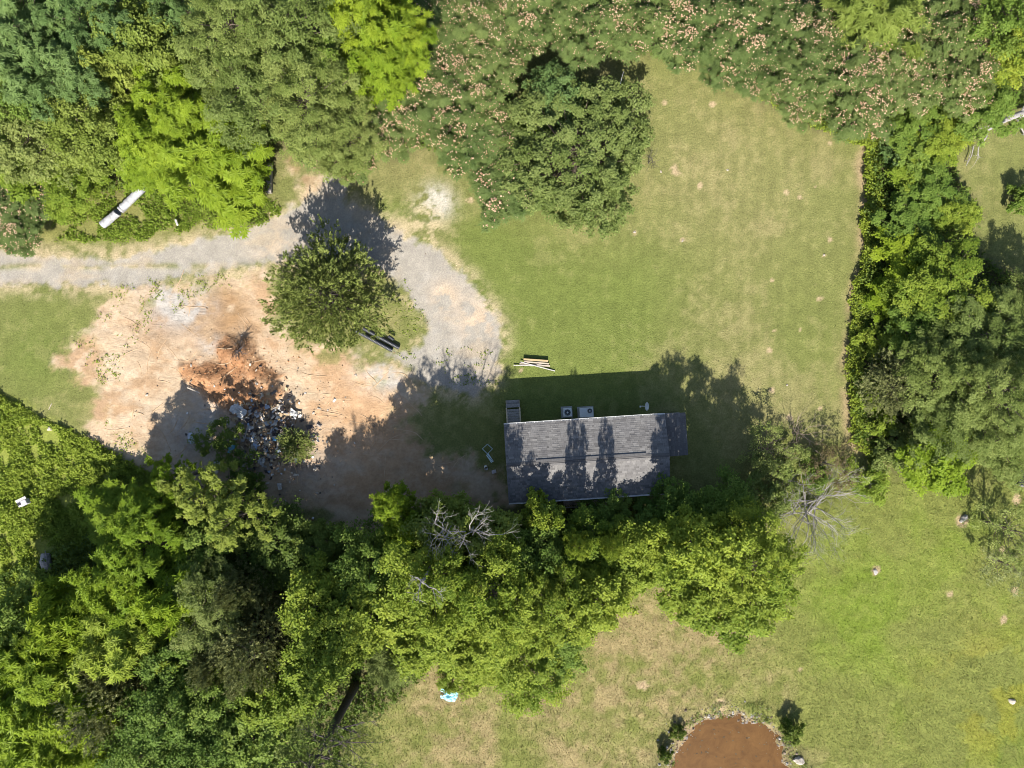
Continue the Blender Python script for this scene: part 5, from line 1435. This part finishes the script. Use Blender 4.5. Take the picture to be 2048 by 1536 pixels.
for k, (a, b, m, lab) in enumerate([((515,900),(523,918),PALEWOOD,'pale plank pointing down at the bottom of the debris'),((462,870),(480,892),TAN,'tan plank at the left of the debris'),
      ((525,824),(530,845),PALEWOOD,'upright pale lath near the top of the debris'),((500,850),(492,880),GREYWOOD,'grey lath in the heart of the debris'),((470,862),(500,868),TAN,'tan lath across the left of the debris'),
      ((548,818),(570,808),GREYWOOD,'grey lath at the upper right of the debris'),((380,775),(406,786),PALEWOOD,'thin pale pole lying in the tree shadow on the clay'),
      ((561,965),(563,978),PWHITE,'white board in the shade below the debris'),((440,945),(432,935),PALEWOOD,'short pale plank in the shade at lower left of the debris')]):
    bar_between('plank', a, b, .1 if k < 7 else .3, .05, m, lab, 'plank', DG, .45, .3)
# loose rubbish nobody could count
rg = np.random.default_rng(31)
def rubble(name, n, mats, label, cu, cv_, su, sv, size, hmax, seed):
    r = np.random.default_rng(seed)
    V, F, Cc = [], [], []
    pal = np.array(mats)
    for i in range(n):
        u, v = r.normal(cu, su), r.normal(cv_, sv)
        p = spot(u, v); fall = math.exp(-((u-cu)/(1.3*su))**2-((v-cv_)/(1.3*sv))**2)
        s = size*r.uniform(.3, 1.3)*np.array([r.uniform(.4, 1.5), r.uniform(.4, 1.2), r.uniform(.08, .5)])
        M = Matrix.Rotation(r.uniform(0, 6.28), 3, 'Z') @ Matrix.Rotation(r.normal(0, .45), 3, 'X') @ Matrix.Rotation(r.normal(0, .45), 3, 'Y')
        b = len(V)
        for x, y, z in ((-1,-1,-1),(1,-1,-1),(1,1,-1),(-1,1,-1),(-1,-1,1),(1,-1,1),(1,1,1),(-1,1,1)):
            q = M @ Vector((x*s[0]/2*r.uniform(.7, 1.2), y*s[1]/2*r.uniform(.7, 1.2), z*s[2]/2))
            V.append((p.x+q.x, p.y+q.y, p.z+.04+hmax*fall*r.uniform(.2, 1)*0+hmax*fall*.7+q.z))
        F += [(b+3,b+2,b+1,b),(b+4,b+5,b+6,b+7),(b,b+1,b+5,b+4),(b+1,b+2,b+6,b+5),(b+2,b+3,b+7,b+6),(b+3,b,b+4,b+7)]
        c = pal[r.integers(len(pal))]*r.uniform(.7, 1.2); Cc += [c]*6
    me = np_mesh(name, np.array(V), np.array(F), colour=np.clip(np.array(Cc)*0.78, 0, .85))
    return tag(link_mesh(name, me, MAT_BLADE), label, 'rubbish', kind='stuff')
PAL = [(.46,.40,.32),(.40,.30,.19),(.5,.49,.46),(.42,.42,.42),(.38,.28,.17),(.3,.2,.12),(.42,.30,.17),(.34,.22,.12),(.48,.38,.24),(.06,.05,.05),(.10,.08,.07),(.20,.18,.17),(.30,.27,.25),(.48,.43,.36),(.25,.16,.09),(.16,.11,.08),(.07,.06,.06),(.35,.42,.52)]
rubble('loose_rubbish', 700, PAL, 'heap of mixed white, brown and dark rubbish on the dirt', 535, 870, 34, 38, .32, .45, 41)
rubble('scattered_rubbish', 160, [(.55,.53,.5),(.48,.42,.34),(.3,.26,.22),(.6,.6,.6),(.12,.1,.09)], 'small scraps strewn on the dirt around the debris heap', 545, 880, 80, 70, .2, 0, 42)
rubble('dirt_clods', 420, [(.42,.31,.2),(.46,.36,.26),(.34,.21,.12),(.25,.16,.1)], 'loose clods and pebbles on the bare dirt', 540, 780, 150, 100, .08, 0, 43)
rubble('clay_clods', 260, [(.38,.2,.09),(.44,.28,.15),(.42,.26,.14),(.28,.12,.05),(.2,.1,.05)], 'loose clods and roots on the orange clay heap', 480, 752, 42, 34, .10, .0, 44)
# shore stones of the pond
r = np.random.default_rng(51); V, F, Cc = [], [], []
for i in range(520):
    a = r.uniform(0.0, math.pi); q = Vector((math.cos(a), math.sin(a), 0))
    base = plan(1460, 1535); rad = r.normal(4.9, .75)
    x, y = base.x + q.x*rad*0.98, base.y + q.y*rad*0.86
    s = r.uniform(.03, .11)*(1.2 if r.uniform() < .3 else .7)
    z = gz(x, y); b = len(V)
    if z < -.5: continue
    for dx, dy, dz in ((-1,-.8,0),(1,-.7,0),(.8,1,0),(-.9,.8,0),(0.1,0,.9)):
        V.append((x+dx*s*r.uniform(.7, 1.3), y+dy*s*r.uniform(.7, 1.3), z+.02+dz*s))
    F += [(b,b+1,b+4),(b+1,b+2,b+4),(b+2,b+3,b+4),(b+3,b,b+4)]
    Cc += [np.array([(.24,.22,.20),(.20,.155,.115),(.32,.30,.28),(.12,.09,.065)][r.integers(4)])*r.uniform(.7, 1.2)]*4
tag(link_mesh('shore_gravel', np_mesh('shore_gravel', np.array(V), np.array(F), colour=np.array(Cc)), MAT_BLADE), 'pale stones and leaf litter along the pond shore', 'gravel', kind='stuff')

# soil ridges left by wheels and the scraper
r = np.random.default_rng(61); mb = MB()
for i in range(110):
    u, v = r.uniform(180, 900), r.uniform(570, 960)
    x, y = (u-1024)/PPM, (768-v)/PPM
    if poly_sdf(np.array([x]), np.array([y]), DIRT)[0] < 0.6: continue
    a = r.choice([r.normal(-0.35, .35), r.normal(0.9, .5)]); bend = r.normal(0, .35); n = int(r.integers(4, 12)); pts = []
    for k in range(n):
        pts.append((x, y, gz(x, y) + r.uniform(-.02, .012)))
        x += .28*math.cos(a); y += .28*math.sin(a); a += bend*.28 + r.normal(0, .08)
    mb.tube(pts, [0.012 + 0.035*math.sin(math.pi*(k+.3)/n)*r.uniform(.6, 1) for k in range(n)], 5, cap=False)
me = bpy.data.meshes.new('soil_ridges'); me.from_pydata(mb.v, [], mb.f); me.update()
tag(link_mesh('soil_ridges', me, plain('soil_ridge', (0.36,0.25,0.155), .95, var=.2, scale=2)), 'thin wheel-track ridges of soil on the bare dirt', 'soil', kind='stuff')
# leaves and twigs floating on the pond
r = np.random.default_rng(71); V, F, Cc = [], [], []
for i in range(70):
    p = plan(r.uniform(1365, 1560), r.uniform(1450, 1560)); s = r.uniform(.03, .12); a = r.uniform(0, 6.28); b = len(V)
    for dx, dy, dz in ((-1, 0, 0), (0, -.5, .02), (1, .1, .01), (.1, .6, .03)):
        V.append((p.x + s*(dx*math.cos(a)-dy*math.sin(a)), p.y + s*(dx*math.sin(a)+dy*math.cos(a)), -0.352 + dz*s))
    F.append((b, b+1, b+2, b+3)); Cc.append(np.array((.05, .04, .025))*r.uniform(.6, 2))
tag(link_mesh('floating_leaves', np_mesh('floating_leaves', np.array(V), np.array(F), colour=np.array(Cc)), MAT_BLADE), 'dark leaves and twigs floating on the pond', 'leaves', kind='stuff')
BANKSIDE = [(1340,1536),(1350,1480),(1385,1430),(1440,1400),(1530,1410),(1590,1450),(1620,1536),(1585,1536),(1560,1470),(1500,1440),(1440,1435),(1395,1450),(1365,1500),(1350,1536)]
undergrowth('pond_weeds', [BANKSIDE], 40, 0.3, 0.15, 0.04, LEAF['dome'], 'low weeds on the bank around the pond', 106, 'weeds', k=5, patch=1.0, cut=0.52)
